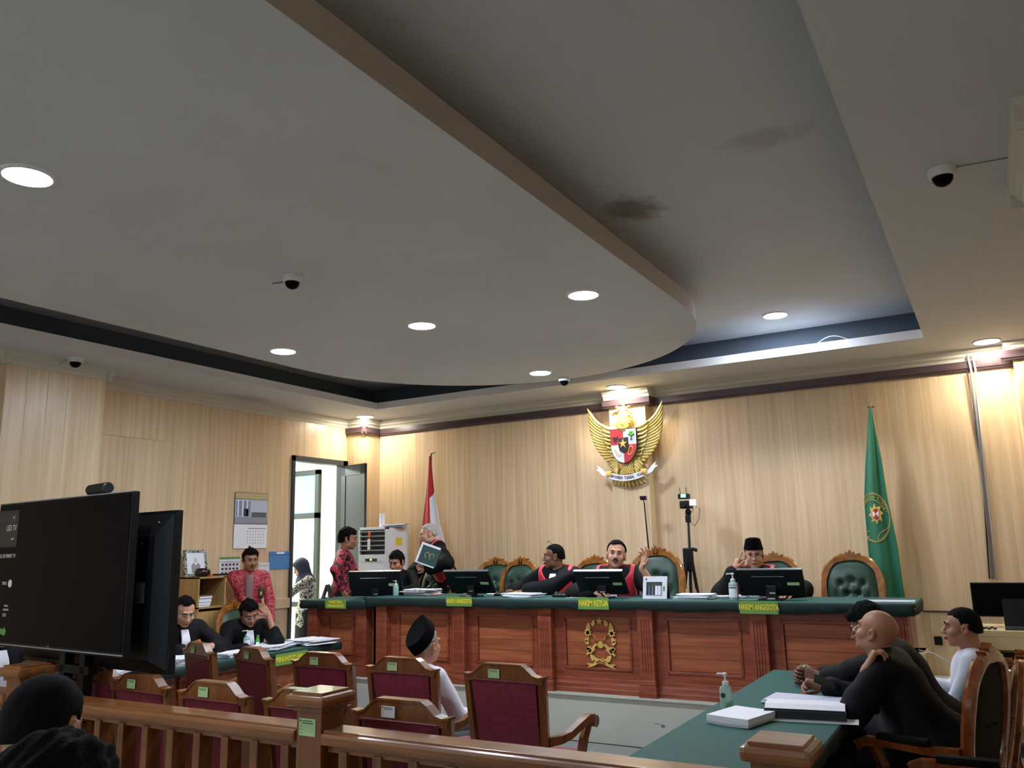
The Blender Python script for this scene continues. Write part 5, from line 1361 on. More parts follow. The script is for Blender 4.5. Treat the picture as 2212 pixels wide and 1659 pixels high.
# ------------------------------------------------------------------ things on the bench
def monitor(label, x, y, z, rz, tilt=.55, wd=.50, ht=.30, m=None):
    t = thing('monitor', label, 'monitor', (x, y, z), rz, 'black slanted monitors on the bench, backs to the viewer')
    Rt = Matrix.Rotation(tilt, 4, 'X')   # top leans towards -y
    def pl(b): b.m = Matrix.Translation((0, .02, .03)) @ Rt; return b
    pl(MB()).bbox(-wd/2, wd/2, -.0, .03, 0, ht, .005).build('housing', M_black, t)
    pl(MB()).box(-wd/2+.01, wd/2-.01, .0305, .032, .012, ht-.012).build('screen', M_blackg, t)
    pl(MB()).bbox(-wd/2, wd/2, .004, .031, ht-.001, ht+.006, .002).build('top_edge', M_silver, t)
    pl(MB()).bbox(-wd*.28, wd*.22, -.004, .0, ht*.74, ht*.765, .001).build('slot', M_silver, t)
    st = pl(MB()).box(wd*.25, wd*.43, -.0025, -.0005, ht*.42, ht*.53).build('sticker', M_sticker, t)
    MB().bbox(-.1, .1, -.11, .06, .0, .012, .004).bbox(-.045, .045, -.04, .04, .01, .12, .01).build('stand', M_black, t)
    MB().bbox(-.02, .045, -.114, -.08, .006, .022, .004).bbox(-.015, .035, -.046, -.038, .05, .062, .003).build('stand_trim', M_silver, t)
    return t
BZ = 1.215
monitor('monitor in front of the woman clerk, leftmost on the bench', -5.97, 7.28, BZ-.04, .25, .35, .62, .28)
monitor('monitor before the empty chairs, left of the judge in profile', -4.72, 7.28, BZ, .02, .62, .53, .27)
monitor('monitor in front of the presiding judge', -3.25, 7.26, BZ, .02, .62, .49, .26)
monitor('monitor in front of the judge in the black cap', -1.70, 7.26, BZ, 0, .42, .54, .235)
def papers(label, x, y, z, n, wd, ln, rz, seed, thick=.004, group='paper stacks', spread=.02, m2=None, name='paper_stack', cat='papers', clips=0):
    random.seed(seed); t = thing(name, label, cat, (x, y, z), rz, group); zz = 0
    for i in range(n):
        th = thick*random.uniform(.6, 1.5); b = MB(); b.at(random.uniform(-spread, spread), random.uniform(-spread, spread), 0, random.uniform(-.12, .12)*spread/.02)
        bow = random.uniform(0, .006); vs = []; fs = []
        for k in range(5):
            xx = -wd/2+wd*k/4; h_ = bow*((k-2)/2)**2
            vs += [(xx, -ln/2, zz+h_), (xx, ln/2, zz+h_), (xx, ln/2, zz+h_+th), (xx, -ln/2, zz+h_+th)]
        for k in range(4):
            a = 4*k; fs += [(a, a+4, a+5, a+1), (a+1, a+5, a+6, a+2), (a+2, a+6, a+7, a+3), (a+3, a+7, a+4, a)]
        fs += [(0, 1, 2, 3), (16, 19, 18, 17)]
        b.raw(vs, fs); b.build('sheaf', (M_paper if i % 3 else M_paper2) if not (m2 and i == 0) else m2, t); zz += th+.0012
    for k in range(clips): MB().bbox(-.03+.06*k, .0+.06*k, -ln/2-.012, -ln/2+.02, zz-.03, zz+.002, .004).build('binder_clip', M_black, t)
    return t
papers('tall pile of files on a red folder beside the hand sanitizer, by the clerk', -5.46, 7.42, BZ, 9, .33, .24, .1, 1, .006, m2=M_red, spread=.035, clips=2)
papers('open white sheets in front of the judge in profile', -4.13, 7.30, BZ, 5, .34, .24, -.15, 2, .005, spread=.03)
papers('blue-edged booklet under the hands of the judge in profile', -4.22, 7.48, BZ, 2, .3, .2, .2, 3, .006)
papers('neat stack of papers between the desk calendar and the sanitizer bottle', -2.38, 7.30, BZ, 6, .31, .22, .06, 4, .006, spread=.02)
papers('papers under the elbow of the judge in the black cap', -2.15, 7.5, BZ, 3, .3, .2, -.1, 5, .004)
papers('single white sheet on the right end of the bench', -.80, 7.25, BZ, 1, .34, .22, .1, 6, .002)
papers('small papers behind the second monitor', -4.55, 7.55, BZ, 2, .2, .16, .1, 7, .008)
def pump(label, x, y, z, h=.17, r=.03, liquid=None, cap=None, oval=.65, cat='bottle', lab=None, rz=0):
    t = thing('pump_bottle', label, cat, (x, y, z), rz, 'sanitizer pump bottles')
    b = MB().lathe([(r*.92, 0), (r, .006), (r, h*.55), (r*.93, h*.62), (r*.45, h*.68), (r*.42, h*.70)], 24, sy=oval); b.build('bottle', liquid or M_gel, t, smooth=50)
    MB().lathe([(r*.5, h*.69), (r*.5, h*.77), (r*.3, h*.78), (r*.16, h*.80), (r*.16, h*.93), (r*.36, h*.935), (r*.36, h*.985), (r*.2, h)], 16).bbox(-r*1.25, r*.3, -r*.2, r*.2, h*.945, h*.985, .002).tube([(-r*1.15, 0, h*.965), (-r*1.3, 0, h*.93)], r*.12).build('pump', cap or M_wplastic, t, smooth=40)
    if lab:
        vs = []; fs = []
        for k in range(11):
            a = -math.pi/2+(k-5)*.2; vs += [((r+.001)*math.cos(a), (r+.001)*oval*math.sin(a), h*.1), ((r+.001)*math.cos(a), (r+.001)*oval*math.sin(a), h*.5)]
        for k in range(10): fs.append((2*k, 2*k+2, 2*k+3, 2*k+1))
        MB().raw(vs, fs).build('bottle_label', lab, t, fix=False)
    return t
pump('small pale blue pump bottle beside the clerk monitor', -5.72, 7.30, BZ, .16, .033, M_gel, oval=.8)
pb = pump('white pump bottle standing left of the monitor of the judge in the black cap', -2.01, 7.20, BZ, .225, .04, M_gel, oval=.8, lab=M_paper)
MB().box(-.03, .03, -.0345, -.0338, .098, .106).build('label_band', M_navy, pb)
# desk calendars
def desk_cal(label, x, y, z, rz, wd, ht, photo=True):
    t = thing('desk_calendar', label, 'calendar', (x, y, z), rz)
    MB().prism([(-.05, 0), (-.046, 0), (.004, ht), (0, ht)], -wd/2, wd/2, 'x').build('front_sheet', M_paper, t)
    MB().prism([(.05, 0), (.054, 0), (.006, ht), (.002, ht)], -wd/2, wd/2, 'x').build('back_board', M_dgrey, t)
    MB().prism([(-.05, 0), (.054, 0), (.05, .004), (-.046, .004)], -wd/2, wd/2, 'x').build('base', M_dgrey, t)
    if photo:
        sl = .05/ht
        def q(b, x0, x1, z0, z1, m, nm, o=.001): b.prism([(-.05+sl*z0-o-.002, z0), (-.05+sl*z1-o-.002, z1), (-.05+sl*z1-.001, z1), (-.05+sl*z0-.001, z0)], x0, x1, 'x'); b.build(nm, m, t)
        q(MB(), -wd*.36, wd*.3, ht*.15, ht*.75, M_grey, 'photo'); q(MB(), -wd*.36, wd*.3, ht*.58, ht*.75, M_inkgreen, 'photo_trees', .0015)
        for i, (xx, m) in enumerate(((-.3, M_navy), (-.17, M_navy), (-.04, M_dgrey), (.07, M_paper), (.19, M_paper))): q(MB(), wd*(xx-.05), wd*(xx+.05), ht*.17, ht*.58, m, 'figure_print', .0018)
        q(MB(), wd*.34, wd*.42, ht*.35, ht*.55, M_leaf, 'green_mark'); q(MB(), -wd*.4, -wd*.33, ht*.84, ht*.9, M_ink, 'seal')
    return t
desk_cal('white desk calendar with a group photo beside the presiding judge monitor', -2.735, 7.27, BZ, .05, .225, .195)
desk_cal('small folded desk calendar at the door end of the clerk bench', -6.80, 7.40, BZ-.04, -1.1, .17, .15, False)
# microphone bases with goosenecks, cables
def mic(label, x, y, neck=True, rz=0):
    t = thing('microphone', label, 'microphone', (x, y, BZ), rz, 'desk microphone units')
    MB().prism([(-.06, 0), (-.06, .02), (.05, .045), (.06, .04), (.06, 0)], -.08, .08, 'x').build('mic_base', M_black, t)
    b = MB()
    for k in range(3): b.bbox(-.05+.04*k, -.03+.04*k, -.055, -.04, .02, .03, .002)
    b.build('buttons', M_grey, t)
    if neck:
        pts = [(0, .02, .04), (.0, .03, .1), (.005, .03, .18), (.02, .02, .25), (.035, .0, .3)]
        MB().tube(pts, .004, 6).build('gooseneck', M_dgrey, t, smooth='all'); MB().ball((.037, -.003, .305), (.014, .014, .014), 12, 8).build('mic_head', M_black, t, smooth='all')
    return t
mic('gooseneck microphone in front of the third empty green chair', -4.43, 7.42)
mic('microphone unit between the profile judge and the presiding judge', -3.72, 7.34, False)
mic('microphone unit left of the clerk monitor', -6.3, 7.45, False)
tag(MB().tube([(-3.6+.04*math.sin(k*.9)+.012*k, 7.2-.03*math.cos(k*.7), BZ+.004) for k in range(20)], .003, 6).build('cable', M_wplastic, smooth='all'), 'white cable looped beside the presiding judge monitor', 'cable')
tag(MB().tube([(-1.97+.02*k, 7.2-.035*math.sin(k*.35), BZ+.004) for k in range(16)], .003, 6).build('cable', M_wplastic, smooth='all'), 'white cable running behind the white pump bottle', 'cable')
# folder in the white-haired judge's hand
t = thing('folder', 'dark green folder with a gold crest and white papers held by the white-haired judge', 'folder', (-5.90, 8.06, 1.535), R_(10), rot=(R_(-8), R_(20), R_(22)))
t.scale = (.86, .86, .86)
MB().box(-.10, .16, -.004, 0, 0, .24).build('cover', mat('folder_green', '#123c38', .5), t)
MB().box(-.13, .15, .0, .006, -.02, .27).build('sheets', M_paper, t); MB().box(-.12, .17, .006, .010, .01, .25).build('back_cover', mat('folder_green', '#123c38', .5), t)
MB().tube([(.0+.03*math.cos(a), -.005, .12+.04*math.sin(a)) for a in [k*.5 for k in range(10)]], .003, 5).tube([(.07+.03*math.cos(a), -.005, .12+.04*math.sin(a)) for a in [k*.5 for k in range(10)]], .003, 5).build('crest', M_gold, t)

# ------------------------------------------------------------------ camera tripod and webcam pole
t = thing('camera_tripod', 'black tripod with video camera and wireless unit standing behind the bench', 'tripod', (-2.92, 8.80, PZ))
MB().tube([(.0, 0, .7), (.02, 0, 1.26), (.025, 0, 1.55)], [.018, .014, .012], 10).build('column', M_dgrey, t)
for a in (2.6, 5.9, 4.2):
    c_, s_ = math.cos(a), math.sin(a)
    MB().tube([(.01+.02*c_, .02*s_, 1.2), (.09*c_, .09*s_, .82)], [.02, .018], 8).tube([(.09*c_, .09*s_, .84), (.21*c_, .21*s_, .3), (.26*c_, .26*s_, 0.01)], [.014, .012, .01], 8).bbox(.15*c_-.018, .15*c_+.018, .15*s_-.018, .15*s_+.018, .56, .6, .004).build('leg', M_black, t)
MB().bbox(-.05, .05, -.04, .04, 1.0, 1.25, .015).tube([(-.06, -.03, 1.06), (-.1, -.03, 1.06)], .02, 10).tube([(.05, 0, 1.24), (.1, 0, 1.22)], .018, 8).bbox(.0, .05, -.03, .03, 1.52, 1.6, .01).build('collar', M_black, t)
MB().ball((.03, 0, 1.63), (.035, .03, .04), 12, 8).build('head', M_black, t, smooth='all')
MB().bbox(-.045, .075, -.06, .06, 1.67, 1.755, .012).tube([(0, -.06, 1.71), (0, -.10, 1.71)], .03, 16).build('camera_body', M_black, t)
MB().bbox(.075, .14, -.07, -.06, 1.70, 1.76, .003).build('flip_screen', mat('lit_screen', '#ffffff', .4, emit='#fff0f4', strength=1.6), t)
MB().bbox(-.06, .055, -.05, .03, 1.775, 1.83, .006).build('wireless_unit', M_black, t)
MB().bbox(-.025, .03, -.053, -.049, 1.79, 1.825, .001).build('unit_display', mat('cyan_display', '#2a8fa5', .4, emit='#4fd0e8', strength=.8), t)
for x in (-.045, .025): MB().tube([(x, 0, 1.82), (x-.005, 0, 1.9)], .004, 6).build('antenna', M_dgrey, t)
MB().tube([(.12, -.03, 1.70), (.17, -.03, 1.66), (.15, -.02, 1.55), (.1, -.02, 1.48), (.05, -.01, 1.52)], .0035, 6).tube([(.05, -.03, 1.68), (.1, -.03, 1.66), (.06, -.02, 1.62)], .003, 6).build('cable', M_dgrey, t, smooth='all')
t = thing('webcam_pole', 'thin black pole with a small webcam behind the presiding judge chair', 'stand', (-3.39, 8.86, PZ))
MB().tube([(.0, 0, 0), (-.0, 0, 1.2), (-.025, 0, 1.76)], [.01, .009, .007], 8).build('pole', M_black, t)
MB().lathe([(.12, 0), (.12, .015), (.02, .03)], 20).build('base', M_black, t); MB().bbox(-.065, -.0, -.03, .02, 1.80, 1.835, .004).bbox(-.06, .01, -.02, .01, 1.79, 1.80, .002).tube([(-.028, 0, 1.76), (-.03, 0, 1.79)], .006).build('webcam_head', M_black, t)
MB().ball((0, 0, 1.22), (.018, .018, .03), 8, 6).build('clamp', M_black, t)
MB().tube([(-.01, .01, 1.79), (.01, .01, 1.6), (.05, .01, 1.3), (.1, .01, 1.1)], .002, 5).build('cable', M_grey, t, smooth='all')

# ------------------------------------------------------------------ standing air conditioner
t = thing('air_conditioner', 'white floor-standing air conditioner with dark louvres beside the door', 'air conditioner', (-7.03, 8.5, PZ))
AW = .25
MB().bbox(-AW, AW-.03, .0, .05, 0, 1.25, .006).bbox(-AW, AW-.03, .04, .46, 0, 1.59, .02).bbox(-AW, -AW+.02, 0, .05, 1.25, 1.6, .004).bbox(AW-.065, AW-.03, 0, .05, 1.25, 1.6, .004).bbox(-AW, AW-.03, 0, .05, 1.565, 1.6, .004).build('cabinet', M_wplastic, t)
MB().box(-AW+.02, AW-.065, .035, .045, 1.25, 1.565).build('outlet', M_ink, t)
for k in range(5): MB().bbox(-AW+.02, AW-.065, -.006, .035, 1.295+.06*k, 1.311+.06*k, .003).build('louvre', M_grey, t)
MB().bbox(-.13, .06, -.006, .004, 1.165, 1.20, .002).build('display', M_ink, t); text('88', .03, mat('display_green', '#7fcf4a', .4, emit='#8fe050', strength=.8), t, (-.035, -.008, 1.183))
MB().tube([(-AW+.06, -.003, 1.18), (-AW+.09, -.003, 1.16), (AW-.12, -.003, 1.16), (AW-.09, -.003, 1.18)], .002, 5).build('panel_line', M_grey, t)
MB().box(AW-.031, AW-.027, .18, .32, 1.36, 1.46).box(AW-.027, AW-.025, .18, .32, 1.44, 1.446).build('note', M_yellow, t)
MB().ball((-.05, -.02, 1.50), (.02, .008, .05), 8, 6).build('clip', M_orange, t, smooth='all'); MB().bbox(-.085, -.04, -.02, -.012, 1.31, 1.45, .004).build('tag', M_wplastic, t)
t = thing('paper_roll', 'upright white paper roll on top of the air conditioner', 'roll', (-6.985, 8.62, PZ+1.59)); MB().lathe([(.036, 0), (.036, .19), (.012, .19), (.012, .02)], 24, cap=False).lathe([(.001, .0), (.036, .0)], 24).build('roll_sheet', M_paper, t, smooth=30)
papers('crumpled papers lying on top of the air conditioner', -6.86, 8.74, PZ+1.592, 7, .26, .2, .5, 21, .006, group=None, spread=.05)

# ------------------------------------------------------------------ left wall
XW = XL+.012
t = thing('wall_calendar', 'tall wall calendar with a building photo above and a month sheet below', 'calendar', (XW, 7.135, 1.76))
def wpl(y0, y1, z0, z1, d0, d1, m, nm): return MB().box(d0, d1, y0, y1, z0, z1).build(nm, m, t)
wpl(-.26, .26, 0, .665, .0, .006, M_dgrey, 'backing'); wpl(-.255, .255, .58, .66, .006, .008, mat('cal_head', '#b9ad84', .5), 'header'); wpl(-.255, .255, .29, .585, .006, .008, mat('cal_sky', '#b9c4d6', .5), 'photo_sky')
wpl(-.255, .255, .29, .37, .008, .009, mat('cal_road', '#8f92a0', .5), 'photo_road'); wpl(-.24, -.02, .38, .56, .008, .009, mat('cal_bldg', '#7f8da6', .5), 'photo_building'); wpl(-.12, -.05, .38, .47, .009, .010, M_navy, 'photo_doorway')
for k in range(3): wpl(-.22+.035*k*2, -.2+.035*k*2, .38, .57, .009, .010, M_paper, 'photo_column')
wpl(.0, .24, .37, .43, .008, .009, mat('cal_tree', '#56605a', .5), 'photo_trees'); wpl(-.26, .255, .0, .285, .006, .012, M_paper, 'month_sheet'); wpl(-.26, .255, .285, .292, .006, .014, M_ink, 'binding'); wpl(-.05, .23, .23, .24, .012, .013, mat('cal_head2', '#a08a6a', .5), 'month_name')
b = MB()
for r_ in range(5):
    for c_ in range(7): b.box(.012, .0128, -.06+c_*.042, -.045+c_*.042, .055+r_*.035, .066+r_*.035)
b.build('dates', M_grey, t); wpl(-.03, .0, .0, .03, .012, .016, M_ink, 'clip')
def wall_sheet(name, label, cat, y0, y1, z0, z1, m, th=.004, parts=()):
    o = thing(name, label, cat, (XW, (y0+y1)/2, z0)); W = (y1-y0)/2
    MB().box(0, th, -W, W, 0, z1-z0).build('sheet', m, o)
    for a, c, e, f, mm, nm in parts: MB().box(th, th+.001, -W+a*2*W, -W+c*2*W, e*(z1-z0), f*(z1-z0)).build(nm, mm, o)
    return o
wall_sheet('picture_calendar', 'small white calendar with green top and rows of pictograms', 'calendar', 6.69, 6.99, 1.45, 1.665, M_paper, .004, [(0, 1, .88, 1, M_leaf, 'green_header'), (0, 1, .72, .74, M_grey, 'rule')]+[(.1+.18*i, .2+.18*i, .1+.22*j, .2+.22*j, M_navy, 'pictogram') for i in range(5) for j in range(3)])
wall_sheet('blue_folder', 'blue plastic folder with a white tag pinned near the doorway', 'folder', 7.45, 7.79, 1.50, 1.715, M_blue, .008, [(.33, .72, .86, .97, M_paper, 'tag'), (0, 1, .8, .82, M_navy, 'crease')])
wall_sheet('white_folder', 'white file holder on the wall behind the man in red batik', 'folder', 7.27, 7.44, 1.30, 1.585, M_wplastic, .02, [(0, 1, .88, .9, M_grey, 'lid_line')])
# cabinet
t = thing('cabinet', 'open-fronted light wood cabinet against the left wall', 'cabinet', (-7.6, 6.22, 0))
c0, c1 = -.11, .26    # along y ; depth along x
MB().box(-.2, .16, c0, c0+.018, .3, 1.46).box(-.2, .16, c1-.018, c1, .3, 1.46).box(-.2, .16, c0, c1, 1.445, 1.463).box(-.2, .16, c0, c1, 1.13, 1.148).box(-.2, .16, c0, c1, .7, .718).build('carcass', M_cab, t)
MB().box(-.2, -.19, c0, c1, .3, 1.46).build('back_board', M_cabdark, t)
MB().box(.14, .155, c0+.02, c1-.02, .72, 1.1).build('door', M_cab, t)
def book(label, x, y, z, l, w_, h_, m, rz=0):
    o = thing('book', label, 'book', (x, y, z), rz, 'books lying in the cabinet'); MB().box(-w_/2, w_/2, -l/2, l/2, 0, .003).box(-w_/2, w_/2, -l/2, l/2, h_-.003, h_).box(-w_/2, -w_/2+.003, -l/2, l/2, 0, h_).build('cover', m, o); MB().box(-w_/2+.003, w_/2-.004, -l/2+.003, l/2-.003, .003, h_-.003).build('pages', M_paper, o)
for k, (h_, m, lb) in enumerate([(.02, M_paper2, 'lowest white book of the small pile in the cabinet'), (.03, M_paper, 'thick white book second from below in the cabinet pile'), (.035, M_paper, 'white book second from the top of the cabinet pile'), (.028, M_greypl, 'brown book on top of the cabinet pile')]):
    book(lb, -7.53+.004*k, 6.21+.006*k, 1.149+[0, .0205, .051, .0865][k], .17, .14, h_, m)
t = thing('framed_picture', 'framed portrait in a patterned frame standing on the cabinet', 'picture', (-7.68, 6.27, 1.464), rot=(0, R_(-9), 0))
MB().box(-.012, .012, -.15, -.12, 0, .29).box(-.012, .012, .12, .15, 0, .29).box(-.012, .012, -.12, .12, 0, .03).box(-.012, .012, -.12, .12, .26, .29).build('frame', batik('frame_pattern', '#9aa69c', '#2a3a38', '#c9cfc4', 40, (.47, .49)), t)
MB().box(-.004, .006, -.12, .12, .03, .26).build('mat_board', M_paper, t); MB().prism([(-.05, .04), (-.06, .12), (-.03, .15), (0, .12), (.03, .15), (.06, .12), (.05, .04)], .006, .008, 'x').build('portrait_coat', M_grey, t); MB().box(.006, .008, -.02, .02, .15, .2).build('portrait_head', M_paper2, t)
t = thing('brown_bowl', 'round dark brown jar on the cabinet in front of the portrait', 'jar', (-7.53, 6.23, 1.464)); MB().lathe([(.05, 0), (.08, .02), (.085, .05), (.07, .085), (.06, .09), (.055, .08), (.05, .03)], 24, cap=False).lathe([(.001, .003), (.05, .003)], 24).build('jar_body', mat('brown_glaze', '#2b1512', .2), t, smooth=50)
t = thing('hand_tool', 'black and orange gripper lying on the cabinet', 'tool', (-7.50, 6.345, 1.464), R_(60)); MB().bbox(-.06, .0, -.02, .02, 0, .03, .006).build('grip', M_orange, t); MB().bbox(0, .16, -.018, .018, .004, .026, .006).build('handle', M_black, t)

# ------------------------------------------------------------------ prosecutors table
TZ = .773
papers('block of white papers at the near end of the prosecutors table', -6.24, 4.98, TZ, 5, .24, .30, .1, 31, .012)
papers('low white papers peeping between two maroon chairs', -6.25, 5.55, TZ, 3, .22, .3, .1, 32, .01)
papers('spread papers behind the prosecutors sign', -6.36, 6.13, TZ, 5, .30, .42, .25, 33, .006, spread=.05)
papers('pile of files at the far corner of the prosecutors table', -6.22, 6.56, TZ, 6, .30, .34, -.2, 34, .007, spread=.05)
papers('loose white sheets under the television on the prosecutors table', -6.38, 4.4, TZ, 3, .24, .32, .3, 35, .004, spread=.06)
pump('white pump bottle on the prosecutors table between the bibs and the green bottle', -6.48, 5.93, TZ, .19, .034, M_gel, lab=M_paper, oval=.8, rz=.8)
t = thing('green_bottle', 'small bright green bottle beside the pump bottle on the prosecutors table', 'bottle', (-6.47, 6.06, TZ), .8)
MB().lathe([(.02, 0), (.022, .01), (.022, .08), (.012, .1)], 16).build('bottle', mat('green_liquid', '#3fae3a', .2), t, smooth=50); MB().lathe([(.013, .1), (.013, .13)], 12).build('cap', M_leaf, t); MB().box(-.016, .016, -.0235, -.0225, .02, .065).build('bottle_label', M_paper, t)
t = thing('orange_case', 'orange spectacle case held by the round-faced prosecutor', 'case', (-6.33, 5.18, .925), rot=(0, R_(-20), R_(30))); MB().cbox(0, 0, 0, .12, .05, .03, .012).build('case_body', M_orange, t); MB().cbox(-.12, 0, -.01, .14, .03, .012, .004).build('case_flap', mat('orange_dark', '#a83a18', .4), t)

# ------------------------------------------------------------------ lawyers table
papers('thick block of blank white paper beside the newel post', -1.28, 4.56, TZ, 3, .24, .30, -.25, 41, .012, spread=.003)
papers('flat folded white sheets behind the black-spined binder', -1.08, 5.20, TZ, 4, .40, .26, -.12, 42, .005, spread=.015)
t = thing('ring_binder', 'thick white document bundle with a black spine on the lawyers table', 'binder', (-1.00, 4.80, TZ), R_(8))
MB().prism([(-.11, .0), (-.11, .055), (-.06, .075), (.1, .07), (.12, .05), (.12, .0)], -.2, .2, 'x').build('pages', M_paper, t)
MB().bbox(-.205, .205, -.118, -.108, .008, .05, .003).build('spine', M_dgrey, t); MB().box(-.2, .2, -.1121, -.109, .05, .058).build('spine_line', M_navy, t)
MB().box(-.17, .26, -.14, .13, -.0, .003).build('under_sheet', M_paper, t)
pl_ = pump('clear gel pump bottle with a green label on the lawyers table', -1.425, 4.80, TZ, .205, .036, M_gel, oval=.55, lab=None)
MB().lathe([(.001, 0), (.014, 0), (.014, .0006), (.001, .0006)], 20).build('bottle_badge', M_inkgreen, pl_).matrix_local = Matrix.Translation((-.012, -.0205, .085)) @ Matrix.Rotation(math.pi/2, 4, 'X')
MB().prism([(-.004, .01), (.03, .012), (.03, .06), (.02, .05), (.004, .045)], -.0225, -.0195, 'y').build('bottle_label', M_leaf, pl_)
t = thing('glass_mug', 'lidded glass mug in the hands of the young lawyer', 'mug', (-1.22, 5.93, TZ)); MB().lathe([(.032, 0), (.034, .005), (.036, .1), (.034, .1), (.031, .008), (.001, .006)], 24, cap=False).lathe([(.001, 0), (.032, 0)], 24).build('glass', M_glass, t, smooth=40)
MB().lathe([(.041, .1), (.042, .106), (.02, .114), (.004, .118), (.006, .128), (.001, .13)], 24).build('lid', M_chrome, t, smooth=40); MB().tube([(-.035, 0, .09), (-.058, 0, .08), (-.058, 0, .04), (-.034, 0, .03)], .005, 8).build('handle', M_glass, t, smooth='all')
t = thing('phone', 'black phone in the hands of the bald lawyer', 'phone', (-.98, 5.33, .87), rot=(R_(30), R_(25), R_(20))); MB().cbox(0, 0, 0, .15, .075, .009, .003).build('phone_body', M_black, t); MB().cbox(0, 0, .005, .14, .068, .001).build('screen', M_blackg, t)
papers('papers on the knees of the man in the white shirt', -.66, 6.2, .70, 3, .26, .2, .2, 43, .006)

# ------------------------------------------------------------------ right corner equipment desk
t = thing('equipment_desk', 'cream equipment desk with shelves in the right back corner', 'desk', (0, 0, 0))
x0, x1, y0, y1 = -.27, .8, 7.9, 8.5
MB().bbox(x0, x1, y0, y1, .90, .95, .006).bbox(x0, x1, y0, y0+.02, .80, .90, .002).build('desk_top', M_cream, t)
MB().box(x0+.02, x1, y0+.06, y1, .40, .43).build('shelf', M_cream, t); MB().box(x0+.02, x1, y0+.06, y1, .10, .13).build('shelf', M_cream, t); MB().box(x0+.02, x1, y0+.06, y1, .62, .65).build('shelf', M_cream, t)
MB().box(x0, x0+.02, y0+.02, y1, 0, .9).build('side_panel', M_cream, t)
for k, (z_, lb) in enumerate([(.651, 'amplifier with red lights on the upper shelf of the cream desk'), (.431, 'black mixer unit on the middle shelf of the cream desk')]):
    a = thing('amplifier', lb, 'amplifier', (.16, 8.2, z_)); MB().bbox(-.3, .3, -.2, .2, 0, .12, .006).build('case', M_black, a)
    for q in range(5): MB().lathe([(.014, 0), (.012, .014)], 12).build('knob', M_silver, a).matrix_local = Matrix.Translation((-.25+.05*q, -.2, .045)) @ Matrix.Rotation(math.pi/2, 4, 'X')
    if k == 0:
        for q in range(4): MB().box(-.1+.035*q, -.075+.035*q, -.204, -.2, .07, .085+.008*(q % 2)).build('red_light', mat('red_led', '#ff2030', .4, emit='#ff1030', strength=2.5), a)
t = thing('monitor', 'large black monitor on the cream desk in the right corner', 'monitor', (.12, 8.25, .95)); MB().bbox(-.38, .40, -.02, .02, .08, .36, .006).build('housing', M_black, t); MB().bbox(-.03, .03, -.0, .03, .0, .1, .004).bbox(-.12, .12, -.08, .09, 0, .012, .004).build('stand', M_black, t); MB().box(-.37, .39, -.022, -.019, .09, .35).build('screen', M_blackg, t)
t = thing('laptop', 'dark laptop open on the cream desk in front of the large monitor', 'laptop', (.14, 8.05, .95)); MB().bbox(-.18, .18, -.11, .11, 0, .016, .004).build('laptop_base', M_dgrey, t); MB().prism([(.09, .016), (.10, .016), (.15, .23), (.14, .23)], -.18, .18, 'x').build('lid', M_black, t)
tag(MB().tube([(-.26+.012*k, 7.98+.03*math.sin(k*1.3), .955+.012*math.sin(k*2.1)**2) for k in range(14)], .008, 6).build('cable', M_dgrey, smooth='all'), 'tangled dark cables on the left end of the cream desk', 'cable')
o = thing('wall_socket', 'small dark wall socket low on the back wall behind the white-shirted man', 'socket', (-.618, YB-.012, .72)); MB().bbox(-.035, .035, -.012, 0, -.04, .04, .004).build('socket_plate', M_black, o)
t = thing('plastic_crate', 'cream plastic box on a stool behind the lawyers, by the back wall', 'box', (-.66, 7.2, .0)); MB().bbox(-.12, .1, -.15, .15, .55, .86, .02).bbox(-.16, .1, -.18, .15, .80, .86, .01).build('box_body', M_cream, t); MB().bbox(-.12, -.08, -.15, -.11, 0, .55, .004).bbox(.06, .1, -.15, -.11, 0, .55, .004).bbox(-.12, -.08, .11, .15, 0, .55, .004).bbox(.06, .1, .11, .15, 0, .55, .004).build('stool_leg', M_cream, t)
tag(MB().tube([(-.62, 7.1, .87), (-.52, 7.1, .85), (-.42, 7.12, .78), (-.37, 7.15, .68), (-.33, 7.2, .6)], .006, 8).build('cable', M_wplastic, smooth='all'), 'white cable curving down from the cream plastic box', 'cable')
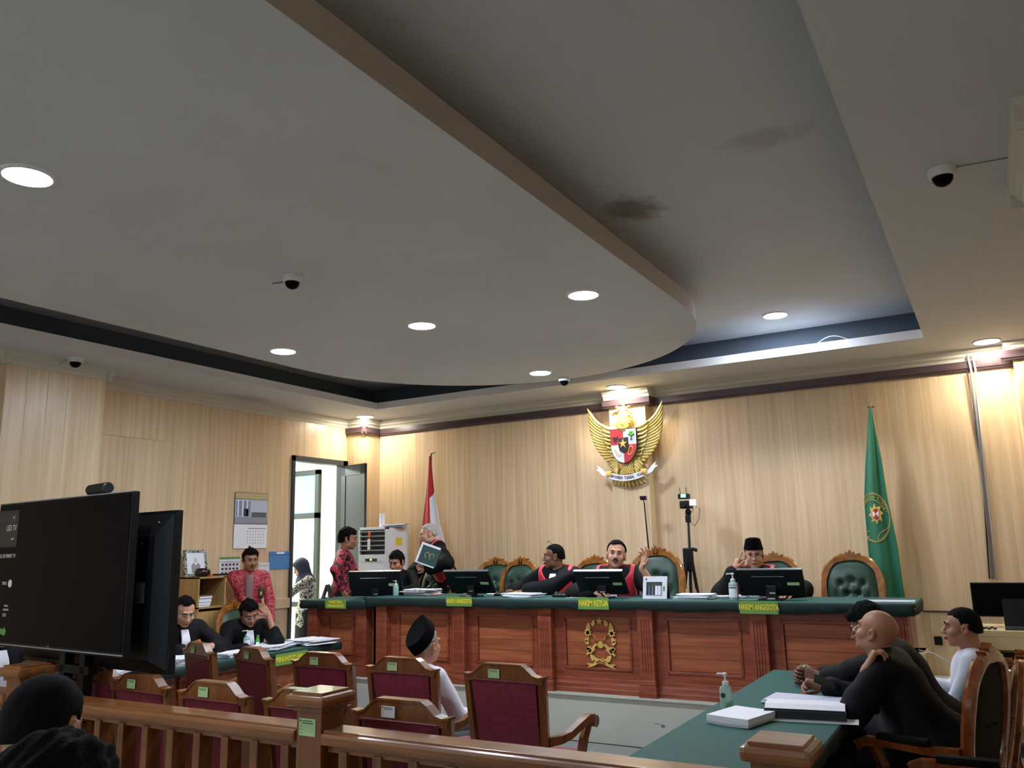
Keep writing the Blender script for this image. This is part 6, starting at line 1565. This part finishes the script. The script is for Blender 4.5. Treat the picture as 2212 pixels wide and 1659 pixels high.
# cable ducts on the back wall
t = thing('cable_duct', 'white and grey cables hanging down the back wall in the right corner', 'cable', (0, 0, 0))
MB().tube([(-.055, YB-.03, 3.5), (-.05, YB-.065, 3.42), (-.04, YB-.065, 3.3), (-.045, YB-.035, 2.9), (-.09, YB-.03, 1.3)], .011, 8).build('duct', M_grey, t, smooth='all')
MB().tube([(-.015, YB-.03, 3.5), (-.01, YB-.07, 3.42), (0.0, YB-.07, 3.28), (-.02, YB-.03, 2.9), (-.055, YB-.028, 1.3)], .009, 8).build('white_cable', M_wplastic, t, smooth='all')
MB().tube([(-.075, YB-.055, 3.3), (-.06, YB-.026, 2.3), (-.12, YB-.024, 1.3)], .007, 6).build('dark_cable', M_dgrey, t, smooth='all')

# ------------------------------------------------------------------ dome cameras
def dome(label, x, y, z, wire=None):
    t = thing('dome_camera', label, 'security camera', (x, y, z), 0, 'white dome cameras on the ceiling')
    MB().lathe([(.066, 0), (.066, -.03), (.06, -.042), (.05, -.044)], 28, cap=False).lathe([(.001, -.043), (.05, -.043)], 28).build('housing', M_wplastic, t, smooth=40)
    MB().lathe([(.05, -.042), (.046, -.062), (.034, -.08), (.016, -.09), (.001, -.092)], 28, cap=False).build('dome', M_blackg, t, smooth='all')
    if wire: MB().tube(wire, .003, 6).build('wire', M_dgrey if len(wire) > 4 else M_grey, t, smooth='all')
    return t
dome('dome camera with a loose wire in the middle of the floating panel', -3.893, 3.84, ZC, [(-.06, .0, -.01), (-.1, .02, -.012), (-.15, .04, -.008), (-.18, .03, -.005), (-.22, .03, -.003)])
dome('small dome camera at the rounded tip of the panel above the eagle', -3.93, 7.98, ZC)
dome('dome camera over the left wall pier near the cornice', -7.22, 4.42, ZC, [(-.06, 0, -.01), (-.1, -.05, -.02), (-.12, -.08, -.06)])
dome('dome camera on the low ceiling at the right photo edge', -.03, 4.45, ZC, [(.06, 0, -.004), (.2, .02, -.003), (.3, .03, -.003)])
# robe batch: label patch and pen on the red batik shirt
texts_to_mesh()
